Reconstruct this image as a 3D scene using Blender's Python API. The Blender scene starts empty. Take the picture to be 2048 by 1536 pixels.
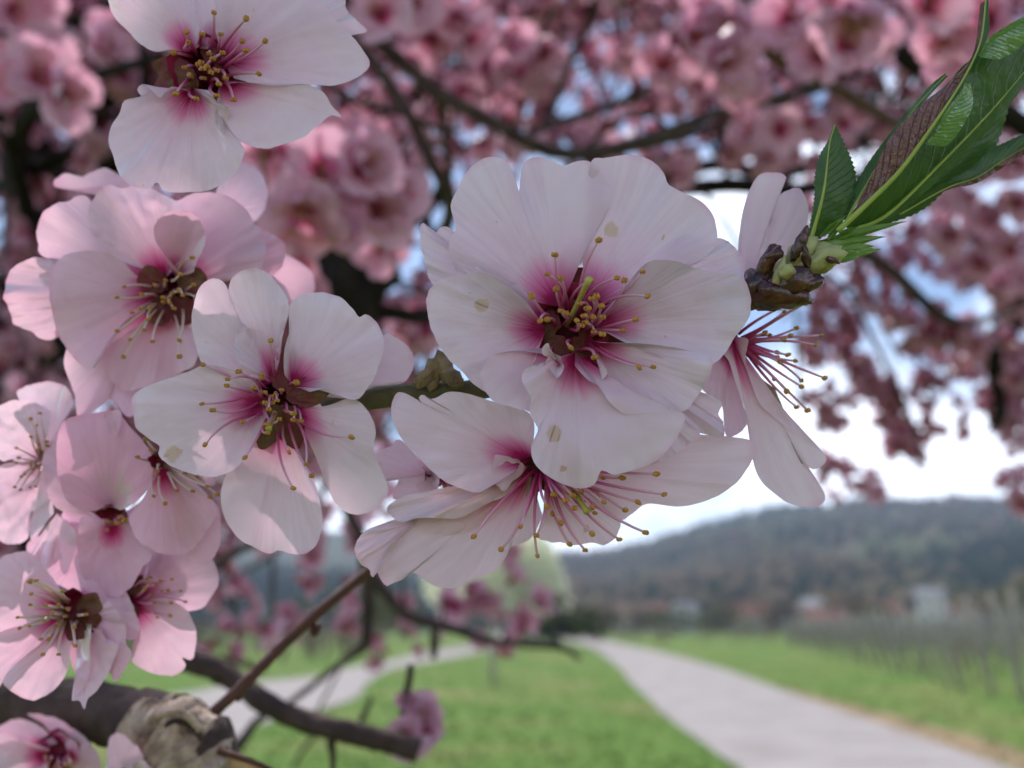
import bpy, bmesh, math, random
import numpy as np
from mathutils import Vector, Matrix, noise, Euler

# ------------------------------------------------------------------ camera, world, sun, exposure
S = bpy.context.scene
COL = S.collection
FPX = 2010.0                      # focal length in photograph pixels (2048 wide)
PITCH = math.radians(13.6)
CAM_H = 1.5
cam_d = bpy.data.cameras.new('camera'); cam = bpy.data.objects.new('camera', cam_d); COL.objects.link(cam)
cam.location = (0, 0, CAM_H); cam.rotation_euler = (math.pi/2 + PITCH, 0, 0)
cam_d.sensor_width = 36; cam_d.lens = 36*FPX/2048
cam_d.clip_start = 0.01; cam_d.clip_end = 20000
cam_d.dof.use_dof = True; cam_d.dof.focus_distance = 0.139; cam_d.dof.aperture_fstop = cam_d.lens/2.1
S.camera = cam

SUN_EL, SUN_AZ = math.radians(56), math.radians(-24)     # azimuth from +Y (view direction) towards +X
S.world = bpy.data.worlds.new('World'); S.world.use_nodes = True
wn = S.world.node_tree.nodes; wl = S.world.node_tree.links
wn.clear()
w_out = wn.new('ShaderNodeOutputWorld'); w_bg = wn.new('ShaderNodeBackground')
sky = wn.new('ShaderNodeTexSky'); sky.sky_type = 'NISHITA'; sky.sun_disc = False
sky.sun_elevation = SUN_EL; sky.sun_rotation = SUN_AZ; sky.air_density = 1.0; sky.dust_density = 1.2; sky.ozone_density = 1.2
w_tc = wn.new('ShaderNodeTexCoord')
w_map = wn.new('ShaderNodeMapping'); w_map.inputs['Scale'].default_value = (1.0, 1.0, 2.6); w_map.inputs['Location'].default_value = (0.35, 0.1, 0.22)
w_noise = wn.new('ShaderNodeTexNoise'); w_noise.inputs['Scale'].default_value = 2.6; w_noise.inputs['Detail'].default_value = 8; w_noise.inputs['Roughness'].default_value = 0.55
w_sep = wn.new('ShaderNodeSeparateXYZ')
w_el = wn.new('ShaderNodeMapRange'); w_el.inputs[1].default_value = 0.0; w_el.inputs[2].default_value = 0.36; w_el.inputs[3].default_value = 0.26; w_el.inputs[4].default_value = -0.04
w_add = wn.new('ShaderNodeMath'); w_add.operation = 'ADD'
w_ramp = wn.new('ShaderNodeValToRGB'); w_ramp.color_ramp.elements[0].position = 0.52; w_ramp.color_ramp.elements[1].position = 0.70
w_gain = wn.new('ShaderNodeMixRGB'); w_gain.blend_type = 'MULTIPLY'; w_gain.inputs[0].default_value = 1; w_gain.inputs[2].default_value = (.46, .52, .60, 1); wl.new(sky.outputs[0], w_gain.inputs[1])
w_mix = wn.new('ShaderNodeMixRGB'); w_mix.inputs[2].default_value = (9.2, 9.7, 10.8, 1)
wl.new(w_tc.outputs['Generated'], w_map.inputs[0]); wl.new(w_map.outputs[0], w_noise.inputs['Vector'])
wl.new(w_tc.outputs['Generated'], w_sep.inputs[0]); wl.new(w_sep.outputs['Z'], w_el.inputs[0])
wl.new(w_noise.outputs[0], w_add.inputs[0]); wl.new(w_el.outputs[0], w_add.inputs[1])
wl.new(w_add.outputs[0], w_ramp.inputs[0]); wl.new(w_ramp.outputs[0], w_mix.inputs[0]); wl.new(w_gain.outputs[0], w_mix.inputs[1])
wl.new(w_mix.outputs[0], w_bg.inputs['Color']); w_bg.inputs['Strength'].default_value = 0.15
wl.new(w_bg.outputs[0], w_out.inputs['Surface'])

sun_d = bpy.data.lights.new('sun', 'SUN'); sun = bpy.data.objects.new('sun', sun_d); COL.objects.link(sun)
sun_d.energy = 3.4; sun_d.angle = math.radians(0.53); sun_d.color = (1.0, 0.955, 0.89)
SUN_DIR = Vector((math.sin(SUN_AZ)*math.cos(SUN_EL), math.cos(SUN_AZ)*math.cos(SUN_EL), math.sin(SUN_EL)))
sun.rotation_euler = SUN_DIR.to_track_quat('Z', 'Y').to_euler(); sun.location = (0, 0, 30)

S.view_settings.view_transform = 'Standard'; S.view_settings.look = 'None'
S.view_settings.exposure = 0.8; S.view_settings.gamma = 1.0; S.view_settings.use_curve_mapping = False
S.render.engine = 'CYCLES'
S.cycles.max_bounces = 7; S.cycles.diffuse_bounces = 3; S.cycles.transmission_bounces = 5; S.cycles.use_adaptive_sampling = True; S.cycles.adaptive_threshold = .02; S.cycles.glossy_bounces = 2
S.cycles.volume_bounces = 0; S.cycles.caustics_reflective = False; S.cycles.caustics_refractive = False
S.cycles.use_denoising = True; S.cycles.sample_clamp_indirect = 6

# ------------------------------------------------------------------ geometry of the view
FWD = Vector((0, math.cos(PITCH), math.sin(PITCH))); UP = Vector((0, -math.sin(PITCH), math.cos(PITCH))); RT = Vector((1, 0, 0))
CAMP = Vector((0, 0, CAM_H))
def P(x, y, d):
    return CAMP + FWD*d + RT*((x-1024)/FPX*d) + UP*((768-y)/FPX*d)
def G(x, y, z=0.0):               # where that pixel's ray meets the ground
    r = FWD + RT*((x-1024)/FPX) + UP*((768-y)/FPX)
    t = (z-CAM_H)/r.z
    return CAMP + r*t
CROP = {0:(0,0,1), 1:(0,0,.390625), 2:(0,320,.4297), 3:(680,280,.48828), 4:(600,700,.390625), 5:(1400,0,.41667), 6:(0,936,.390625),
        11:(600,0,.390625), 12:(1300,200,.36523), 13:(1500,440,.37767), 14:(500,300,.26042), 15:(0,740,.32544), 17:(400,1020,.390625), 18:(0,1240,.27344), 7:(1248,936,.390625)}
def cp(c, pts):
    ox, oy, k = CROP[c]
    return [(ox+p[0]*k, oy+p[1]*k) + tuple(p[2:]) for p in pts]

def catmull(pts, n):
    P_ = np.array(pts, float); m = len(P_)
    if m < 3:
        t = np.linspace(0, 1, n)[:, None]; return P_[0]*(1-t)+P_[-1]*t
    ext = np.vstack([2*P_[0]-P_[1], P_, 2*P_[-1]-P_[-2]])
    out = []
    for i in range(m-1):
        p0, p1, p2, p3 = ext[i:i+4]
        for t in np.linspace(0, 1, 12, endpoint=False):
            out.append(.5*((2*p1)+(-p0+p2)*t+(2*p0-5*p1+4*p2-p3)*t*t+(-p0+3*p1-3*p2+p3)*t**3))
    out.append(P_[-1]); out = np.array(out)
    seg = np.r_[0, np.cumsum(np.linalg.norm(np.diff(out[:, :3], axis=0), axis=1))]
    u = np.linspace(0, seg[-1], n)
    return np.stack([np.interp(u, seg, out[:, k]) for k in range(out.shape[1])], 1)

# ------------------------------------------------------------------ objects
def link(o, parent=None):
    COL.objects.link(o)
    if parent is not None: o.parent = parent
    return o
def mesh(name, verts, faces, mats, parent=None, uv=None, mi=None, smooth=True):
    me = bpy.data.meshes.new(name)
    me.from_pydata([tuple(v) for v in verts], [], faces)
    for m in (mats if isinstance(mats, (list, tuple)) else [mats]): me.materials.append(m)
    if smooth: me.polygons.foreach_set('use_smooth', [True]*len(me.polygons))
    if mi is not None: me.polygons.foreach_set('material_index', mi)
    if uv is not None:
        l = me.uv_layers.new(name='UVMap')
        idx = np.empty(len(me.loops), int); me.loops.foreach_get('vertex_index', idx)
        l.data.foreach_set('uv', np.array(uv, float)[idx].ravel())
    me.update()
    return link(bpy.data.objects.new(name, me), parent)
def empty(name, loc=(0,0,0), parent=None):
    o = bpy.data.objects.new(name, None); o.empty_display_size = 0.01; o.location = loc
    return link(o, parent)
def tag(o, label, cat, group=None):
    o['label'] = label; o['category'] = cat
    if group: o['group'] = group
    return o
def structure(o): o['kind'] = 'structure'; return o
def stuff(o): o['kind'] = 'stuff'; return o
def at_origin_of(o, root):        # child built in world coordinates under a root Empty that sits elsewhere
    o.matrix_parent_inverse = root.matrix_basis.inverted()
    return o

def tube_data(path, rad, n=8, rough=0.0, seed=0, cap=True):
    path = [Vector(p) for p in path]; m = len(path)
    if not hasattr(rad, '__len__'): rad = [rad]*m
    vs, fs, uv = [], [], []
    t0 = (path[1]-path[0]).normalized()
    a = t0.orthogonal().normalized(); L = 0
    for i, p in enumerate(path):
        t = (path[min(i+1, m-1)]-path[max(i-1, 0)]).normalized()
        a = (a - t*a.dot(t)).normalized(); b = t.cross(a)
        if i: L += (p-path[i-1]).length
        for k in range(n):
            q = 2*math.pi*k/n; dirv = a*math.cos(q)+b*math.sin(q); r = rad[i]
            if rough: r *= 1+rough*noise.noise((p+dirv*rad[i])*(1.2/max(rad[i], 1e-6))+Vector((seed, 0, 0)))
            vs.append(p+dirv*r); uv.append((k/n, i/(m-1)))
    for i in range(m-1):
        for k in range(n):
            k2 = (k+1) % n
            fs.append((i*n+k, i*n+k2, (i+1)*n+k2, (i+1)*n+k))
    if cap:
        fs.append(tuple(range(n-1, -1, -1))); fs.append(tuple((m-1)*n+k for k in range(n)))
    return vs, fs, uv
def tube(name, path, rad, mat, parent=None, n=8, rough=0.0, seed=0):
    v, f, u = tube_data(path, rad, n, rough, seed)
    return mesh(name, v, f, mat, parent, uv=u)
def join(parts):                  # parts: list of (verts, faces, uv)
    V, F, U = [], [], []
    for v, f, u in parts:
        o = len(V); V += v; U += u; F += [tuple(i+o for i in q) for q in f]
    return V, F, U
def blob_data(c, r, seg=8, rings=6, axis=None, rough=0.0, seed=0):
    c = Vector(c); rx, ry, rz = r if hasattr(r, '__len__') else (r, r, r)
    M = (axis or Vector((0, 0, 1))).to_track_quat('Z', 'Y').to_matrix()
    vs, fs, uv = [], [], []
    for i in range(rings+1):
        th = math.pi*i/rings
        for k in range(seg):
            ph = 2*math.pi*k/seg; d = Vector((math.sin(th)*math.cos(ph), math.sin(th)*math.sin(ph), math.cos(th)))
            s = 1+rough*noise.noise(d*1.7+Vector((seed, seed*.3, 0)))
            vs.append(c+M @ Vector((d.x*rx*s, d.y*ry*s, d.z*rz*s))); uv.append((k/seg, i/rings))
    for i in range(rings):
        for k in range(seg):
            fs.append((i*seg+k, (i+1)*seg+k, (i+1)*seg+(k+1) % seg, i*seg+(k+1) % seg))
    return vs, fs, uv

# ------------------------------------------------------------------ materials
def mat(name):
    m = bpy.data.materials.new(name); m.use_nodes = True
    m.node_tree.nodes.clear()
    return m, m.node_tree.nodes, m.node_tree.links
def ramp(n, stops, interp='LINEAR'):
    r = n.new('ShaderNodeValToRGB'); r.color_ramp.interpolation = interp
    e = r.color_ramp.elements
    while len(e) < len(stops): e.new(0.5)
    for k, (p, c) in enumerate(stops): e[k].position = p; e[k].color = tuple(c)+((1,) if len(c) == 3 else ())
    return r
def noisy(name, cols, scale=5.0, rough=0.8, spec=0.3, bump=0.3, bscale=None, detail=6, coord='Object', stretch=(1,1,1), stops=None, bdist=0.01):
    m, n, l = mat(name)
    out = n.new('ShaderNodeOutputMaterial'); b = n.new('ShaderNodeBsdfPrincipled')
    tc = n.new('ShaderNodeTexCoord'); mp = n.new('ShaderNodeMapping'); mp.inputs['Scale'].default_value = stretch
    no = n.new('ShaderNodeTexNoise'); no.inputs['Scale'].default_value = scale; no.inputs['Detail'].default_value = detail; no.inputs['Roughness'].default_value = .6
    k = len(cols); st = stops or [0.3+0.4*i/(max(k-1, 1)) for i in range(k)]
    r = ramp(n, list(zip(st, cols)))
    l.new(tc.outputs[coord], mp.inputs[0]); l.new(mp.outputs[0], no.inputs['Vector']); l.new(no.outputs[0], r.inputs[0])
    l.new(r.outputs[0], b.inputs['Base Color']); b.inputs['Roughness'].default_value = rough; b.inputs['Specular IOR Level'].default_value = spec
    if bump:
        n2 = n.new('ShaderNodeTexNoise'); n2.inputs['Scale'].default_value = bscale or scale*3; n2.inputs['Detail'].default_value = 5
        bp = n.new('ShaderNodeBump'); bp.inputs['Strength'].default_value = bump; bp.inputs['Distance'].default_value = bdist
        l.new(mp.outputs[0], n2.inputs['Vector']); l.new(n2.outputs[0], bp.inputs['Height']); l.new(bp.outputs[0], b.inputs['Normal'])
    l.new(b.outputs[0], out.inputs[0])
    return m

def petal_material(name, spots=False, fine=True):
    m, n, l = mat(name)
    out = n.new('ShaderNodeOutputMaterial')
    uv = n.new('ShaderNodeUVMap'); uv.uv_map = 'UVMap'; sep = n.new('ShaderNodeSeparateXYZ'); l.new(uv.outputs[0], sep.inputs[0])
    oi = n.new('ShaderNodeObjectInfo')
    # veins: noise stretched along the petal
    mp = n.new('ShaderNodeMapping'); mp.inputs['Scale'].default_value = (26, 1.6, 1); l.new(uv.outputs[0], mp.inputs[0])
    addv = n.new('ShaderNodeVectorMath'); addv.operation = 'ADD'
    l.new(mp.outputs[0], addv.inputs[0])
    cmb = n.new('ShaderNodeCombineXYZ'); l.new(oi.outputs['Random'], cmb.inputs[2])
    mul = n.new('ShaderNodeVectorMath'); mul.operation = 'SCALE'; mul.inputs['Scale'].default_value = 40; l.new(cmb.outputs[0], mul.inputs[0]); l.new(mul.outputs[0], addv.inputs[1])
    vn = n.new('ShaderNodeTexNoise'); vn.inputs['Scale'].default_value = 1.0; vn.inputs['Detail'].default_value = 5; vn.inputs['Distortion'].default_value = .4; l.new(addv.outputs[0], vn.inputs['Vector'])
    # blush patches
    tc = n.new('ShaderNodeTexCoord')
    bn = n.new('ShaderNodeTexNoise'); bn.inputs['Scale'].default_value = 95; bn.inputs['Detail'].default_value = 3; l.new(tc.outputs['Object'], bn.inputs['Vector'])
    # distance along the petal, disturbed by the veins so that the dark base bleeds out in streaks
    dv = n.new('ShaderNodeMath'); dv.operation = 'MULTIPLY_ADD'; dv.inputs[1].default_value = -0.16
    sub = n.new('ShaderNodeMath'); sub.operation = 'SUBTRACT'; sub.inputs[1].default_value = 0.5; l.new(vn.outputs[0], sub.inputs[0])
    l.new(sub.outputs[0], dv.inputs[0]); l.new(sep.outputs['Y'], dv.inputs[2])
    base = ramp(n, [(0.0, (.26, .006, .05)), (0.12, (.50, .02, .15)), (0.23, (.76, .26, .47)), (0.36, (.87, .67, .77)), (0.6, (.91, .765, .865)), (1.0, (.93, .815, .905))])
    l.new(dv.outputs[0], base.inputs[0])
    tint = n.new('ShaderNodeMixRGB'); tint.blend_type = 'MULTIPLY'; tint.inputs[0].default_value = 1.0
    l.new(base.outputs[0], tint.inputs[1]); l.new(oi.outputs['Color'], tint.inputs[2])
    # blush
    br = ramp(n, [(.45, (0, 0, 0)), (.75, (.5, .5, .5))]); l.new(bn.outputs[0], br.inputs[0])
    bl = n.new('ShaderNodeMixRGB'); bl.blend_type = 'MULTIPLY'; bl.inputs[2].default_value = (1.0, .86, .92, 1)
    l.new(br.outputs[0], bl.inputs[0]); l.new(tint.outputs[0], bl.inputs[1])
    vr = ramp(n, [(.35, (.93, .88, .91)), (.62, (1, 1, 1))]); l.new(vn.outputs[0], vr.inputs[0])
    vm = n.new('ShaderNodeMixRGB'); vm.blend_type = 'MULTIPLY'; vm.inputs[0].default_value = .75
    l.new(bl.outputs[0], vm.inputs[1]); l.new(vr.outputs[0], vm.inputs[2])
    rimr = ramp(n, [(.955, (1, 1, 1)), (.99, (1.0, .86, .92))]); l.new(sep.outputs['Y'], rimr.inputs[0])
    rimm = n.new('ShaderNodeMixRGB'); rimm.blend_type = 'MULTIPLY'; rimm.inputs[0].default_value = 1; l.new(vm.outputs[0], rimm.inputs[1]); l.new(rimr.outputs[0], rimm.inputs[2])
    col = rimm.outputs[0]
    if fine:      # tiny ochre specks
        sn = n.new('ShaderNodeTexNoise'); sn.inputs['Scale'].default_value = 420; sn.inputs['Detail'].default_value = 1; l.new(tc.outputs['Object'], sn.inputs['Vector'])
        sr = ramp(n, [(.775, (0, 0, 0)), (.80, (.6, .6, .6))]); l.new(sn.outputs[0], sr.inputs[0])
        sm = n.new('ShaderNodeMixRGB'); sm.inputs[2].default_value = (.62, .36, .18, 1); l.new(sr.outputs[0], sm.inputs[0]); l.new(col, sm.inputs[1]); col = sm.outputs[0]
    if spots:     # dry brown patch with vein lines, placed by the petal's own 'spot' property (object coordinates, radius)
        at = n.new('ShaderNodeAttribute'); at.attribute_type = 'OBJECT'; at.attribute_name = 'spot'
        ar = n.new('ShaderNodeAttribute'); ar.attribute_type = 'OBJECT'; ar.attribute_name = 'spot_radius'
        di = n.new('ShaderNodeVectorMath'); di.operation = 'DISTANCE'; l.new(tc.outputs['Object'], di.inputs[0]); l.new(at.outputs['Vector'], di.inputs[1])
        ed = n.new('ShaderNodeTexNoise'); ed.inputs['Scale'].default_value = 900; ed.inputs['Detail'].default_value = 3; l.new(tc.outputs['Object'], ed.inputs['Vector'])
        d2 = n.new('ShaderNodeMath'); d2.operation = 'DIVIDE'; l.new(di.outputs['Value'], d2.inputs[0]); l.new(ar.outputs['Fac'], d2.inputs[1])
        d3 = n.new('ShaderNodeMath'); d3.operation = 'MULTIPLY_ADD'; d3.inputs[1].default_value = 1.1; l.new(ed.outputs[0], d3.inputs[0]); l.new(d2.outputs[0], d3.inputs[2])
        sr = ramp(n, [(.0, (.85, .85, .85)), (.5, (1, 1, 1))]); 
        rr = n.new('ShaderNodeMapRange'); rr.inputs[1].default_value = 1.25; rr.inputs[2].default_value = 1.5; rr.inputs[3].default_value = .8; rr.inputs[4].default_value = 0; l.new(d3.outputs[0], rr.inputs[0])
        wv = n.new('ShaderNodeMapRange'); wv.inputs[1].default_value = .36; wv.inputs[2].default_value = .44; l.new(vn.outputs[0], wv.inputs[0])
        cc = n.new('ShaderNodeMixRGB'); cc.inputs[1].default_value = (.34, .19, .10, 1); cc.inputs[2].default_value = (.70, .52, .38, 1); l.new(wv.outputs[0], cc.inputs[0])
        sm = n.new('ShaderNodeMixRGB'); l.new(rr.outputs[0], sm.inputs[0]); l.new(col, sm.inputs[1]); l.new(cc.outputs[0], sm.inputs[2]); col = sm.outputs[0]
    tcol = n.new('ShaderNodeMixRGB'); tcol.blend_type = 'MULTIPLY'; tcol.inputs[0].default_value = 1; tcol.inputs[2].default_value = (1.0, .80, .86, 1); l.new(col, tcol.inputs[1])
    df = n.new('ShaderNodeBsdfDiffuse'); tr = n.new('ShaderNodeBsdfTranslucent'); gl = n.new('ShaderNodeBsdfGlossy'); gl.inputs['Roughness'].default_value = .42
    l.new(col, df.inputs['Color']); l.new(tcol.outputs[0], tr.inputs['Color'])
    bp = n.new('ShaderNodeBump'); bp.inputs['Strength'].default_value = .35; bp.inputs['Distance'].default_value = .0006
    l.new(vn.outputs[0], bp.inputs['Height'])
    if fine:
        b2 = n.new('ShaderNodeBump'); b2.inputs['Strength'].default_value = .25; b2.inputs['Distance'].default_value = .0007
        n3 = n.new('ShaderNodeTexNoise'); n3.inputs['Scale'].default_value = 260; n3.inputs['Detail'].default_value = 4; l.new(tc.outputs['Object'], n3.inputs['Vector'])
        l.new(n3.outputs[0], b2.inputs['Height']); l.new(bp.outputs[0], b2.inputs['Normal']); nb = b2
    else: nb = bp
    for s in (df, gl, tr): l.new(nb.outputs[0], s.inputs['Normal'])
    mx = n.new('ShaderNodeMixShader'); mx.inputs[0].default_value = .42; l.new(df.outputs[0], mx.inputs[1]); l.new(tr.outputs[0], mx.inputs[2])
    lw = n.new('ShaderNodeFresnel'); lw.inputs[0].default_value = 1.3; l.new(nb.outputs[0], lw.inputs['Normal'])
    sc = n.new('ShaderNodeMath'); sc.operation = 'MULTIPLY'; sc.inputs[1].default_value = .55 if fine else .12; l.new(lw.outputs[0], sc.inputs[0])
    m2 = n.new('ShaderNodeMixShader'); l.new(sc.outputs[0], m2.inputs[0]); l.new(mx.outputs[0], m2.inputs[1]); l.new(gl.outputs[0], m2.inputs[2])
    l.new(m2.outputs[0], out.inputs[0])
    return m

def leafy(name, cols, trans, rough=.35, spec=.5, veins=True, bump=.5, scale=300, tmix=.2, bd=.0007):
    m, n, l = mat(name)
    out = n.new('ShaderNodeOutputMaterial'); b = n.new('ShaderNodeBsdfPrincipled'); tr = n.new('ShaderNodeBsdfTranslucent')
    uv = n.new('ShaderNodeUVMap'); uv.uv_map = 'UVMap'; tc = n.new('ShaderNodeTexCoord')
    no = n.new('ShaderNodeTexNoise'); no.inputs['Scale'].default_value = scale; no.inputs['Detail'].default_value = 4; l.new(tc.outputs['Object'], no.inputs['Vector'])
    r = ramp(n, [(.3, cols[0]), (.7, cols[1])]); l.new(no.outputs[0], r.inputs[0])
    col = r.outputs[0]; h = no.outputs[0]
    if veins:   # side veins leave the midrib at an angle
        sp = n.new('ShaderNodeSeparateXYZ'); l.new(uv.outputs[0], sp.inputs[0])
        ab = n.new('ShaderNodeMath'); ab.operation = 'SUBTRACT'; ab.inputs[1].default_value = .5; l.new(sp.outputs['X'], ab.inputs[0])
        ab2 = n.new('ShaderNodeMath'); ab2.operation = 'ABSOLUTE'; l.new(ab.outputs[0], ab2.inputs[0])
        mm = n.new('ShaderNodeMath'); mm.operation = 'MULTIPLY_ADD'; mm.inputs[1].default_value = -.45; l.new(ab2.outputs[0], mm.inputs[0]); l.new(sp.outputs['Y'], mm.inputs[2])
        si = n.new('ShaderNodeMath'); si.operation = 'MULTIPLY'; si.inputs[1].default_value = 95
        wob = n.new('ShaderNodeMath'); wob.operation = 'MULTIPLY_ADD'; wob.inputs[1].default_value = .05; l.new(no.outputs[0], wob.inputs[0]); l.new(mm.outputs[0], wob.inputs[2]); l.new(wob.outputs[0], si.inputs[0])
        sn = n.new('ShaderNodeMath'); sn.operation = 'SINE'; l.new(si.outputs[0], sn.inputs[0])
        rv = n.new('ShaderNodeMapRange'); rv.inputs[1].default_value = .8; rv.inputs[2].default_value = 1.0; l.new(sn.outputs[0], rv.inputs[0])
        mx = n.new('ShaderNodeMixRGB'); mx.inputs[2].default_value = tuple(min(1, c*1.7) for c in cols[1])+(1,)
        fm = n.new('ShaderNodeMath'); fm.operation = 'MULTIPLY'; fm.inputs[1].default_value = .3; l.new(rv.outputs[0], fm.inputs[0]); l.new(fm.outputs[0], mx.inputs[0]); l.new(col, mx.inputs[1]); col = mx.outputs[0]
        ha = n.new('ShaderNodeMath'); ha.operation = 'MULTIPLY_ADD'; ha.inputs[1].default_value = -.5; l.new(rv.outputs[0], ha.inputs[0]); l.new(no.outputs[0], ha.inputs[2]); h = ha.outputs[0]
    bp = n.new('ShaderNodeBump'); bp.inputs['Strength'].default_value = bump; bp.inputs['Distance'].default_value = bd; l.new(h, bp.inputs['Height'])
    l.new(col, b.inputs['Base Color']); b.inputs['Roughness'].default_value = rough; b.inputs['Specular IOR Level'].default_value = spec
    tr.inputs['Color'].default_value = tuple(trans)+(1,)
    l.new(bp.outputs[0], b.inputs['Normal'])
    mx = n.new('ShaderNodeMixShader'); mx.inputs[0].default_value = tmix; l.new(b.outputs[0], mx.inputs[1]); l.new(tr.outputs[0], mx.inputs[2]); l.new(mx.outputs[0], out.inputs[0])
    return m

def filament_material(name, stops):
    m, n, l = mat(name)
    out = n.new('ShaderNodeOutputMaterial'); b = n.new('ShaderNodeBsdfPrincipled')
    uv = n.new('ShaderNodeUVMap'); uv.uv_map = 'UVMap'; sp = n.new('ShaderNodeSeparateXYZ'); l.new(uv.outputs[0], sp.inputs[0])
    r = ramp(n, stops); l.new(sp.outputs['Y'], r.inputs[0]); l.new(r.outputs[0], b.inputs['Base Color']); b.inputs['Roughness'].default_value = .4
    b.inputs['Subsurface Weight'].default_value = .0
    tr = n.new('ShaderNodeBsdfTranslucent'); l.new(r.outputs[0], tr.inputs['Color'])
    mx = n.new('ShaderNodeMixShader'); mx.inputs[0].default_value = .3; l.new(b.outputs[0], mx.inputs[1]); l.new(tr.outputs[0], mx.inputs[2]); l.new(mx.outputs[0], out.inputs[0])
    return m

M = {}
M['petal'] = petal_material('petal'); M['petal_spot'] = petal_material('petal_dry_spot', spots=True); M['petal_far'] = petal_material('petal_far', fine=False)
M['filament'] = filament_material('filament', [(0, (.42, .012, .10)), (.25, (.62, .06, .24)), (.6, (.78, .28, .48)), (1, (.86, .54, .68))])
M['filament_pale'] = filament_material('filament_pale', [(0, (.45, .16, .14)), (.4, (.76, .52, .46)), (1, (.85, .70, .64))])
M['anther'] = noisy('anther', [(.40, .17, .03), (.62, .31, .09)], scale=900, rough=.7, spec=.2, bump=.6, bscale=2600, bdist=.0003)
M['sepal'] = noisy('sepal', [(.15, .010, .026), (.15, .028, .028), (.14, .085, .04)], scale=260, rough=.6, spec=.3, bump=.4, bdist=.0006)
M['calyx'] = noisy('calyx', [(.17, .004, .022), (.27, .010, .048)], scale=500, rough=.5, bump=.3, bdist=.0004)
M['pistil'] = noisy('pistil', [(.45, .40, .10), (.55, .45, .12)], scale=500, rough=.5, bump=0)
M['twig_green'] = noisy('twig_green', [(.060, .055, .016), (.10, .085, .028), (.13, .085, .04)], scale=180, rough=.55, spec=.4, bump=.5, bdist=.0008)
M['twig_red'] = noisy('twig_red', [(.060, .017, .010), (.11, .035, .018)], scale=160, rough=.5, spec=.4, bump=.4, bdist=.0008)
M['bark'] = noisy('bark', [(.030, .018, .017), (.060, .036, .032), (.095, .062, .052)], scale=70, rough=.85, spec=.25, bump=.8, bscale=260, bdist=.002)
M['bark_pale'] = noisy('bark_pale', [(.13, .08, .058), (.40, .29, .215), (.60, .47, .37)], scale=160, rough=.8, spec=.3, bump=1.0, bscale=420, bdist=.0025, stops=[.32, .48, .66])
M['bark_dark'] = noisy('bark_dark', [(.012, .009, .008), (.03, .021, .018)], scale=40, rough=.9, spec=.15, bump=.8, bdist=.004)
M['scale'] = noisy('bud_scale', [(.018, .005, .006), (.06, .012, .010), (.15, .04, .018)], scale=240, rough=.26, spec=.6, bump=.6, bscale=500, bdist=.0008)
M['scale_pale'] = noisy('bud_scale_pale', [(.22, .06, .03), (.36, .34, .14), (.42, .44, .20)], scale=230, rough=.5, spec=.4, bump=.4, bdist=.0006)
M['dry_bud'] = noisy('dry_bud', [(.09, .06, .035), (.26, .18, .10), (.36, .25, .15)], scale=260, rough=.8, bump=.7, bdist=.0012)
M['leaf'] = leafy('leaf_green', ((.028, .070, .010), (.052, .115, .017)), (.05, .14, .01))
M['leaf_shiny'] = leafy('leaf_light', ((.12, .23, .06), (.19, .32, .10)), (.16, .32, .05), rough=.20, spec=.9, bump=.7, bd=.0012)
M['leaf_red'] = leafy('leaf_red', ((.13, .028, .022), (.22, .07, .045)), (.20, .10, .03), rough=.14, spec=1.0, bump=1.0, scale=520, bd=.0018)
M['leaf_rib'] = noisy('leaf_rib', [(.26, .33, .05), (.36, .42, .09)], scale=200, rough=.4, bump=0)
M['stipule'] = leafy('stipule', ((.12, .22, .04), (.22, .33, .08)), (.20, .36, .06), veins=False, bump=.2)
M['cutwood'] = noisy('cut_wood', [(.50, .30, .16), (.65, .42, .25)], scale=120, rough=.8, bump=.3, bdist=.001)

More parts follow.
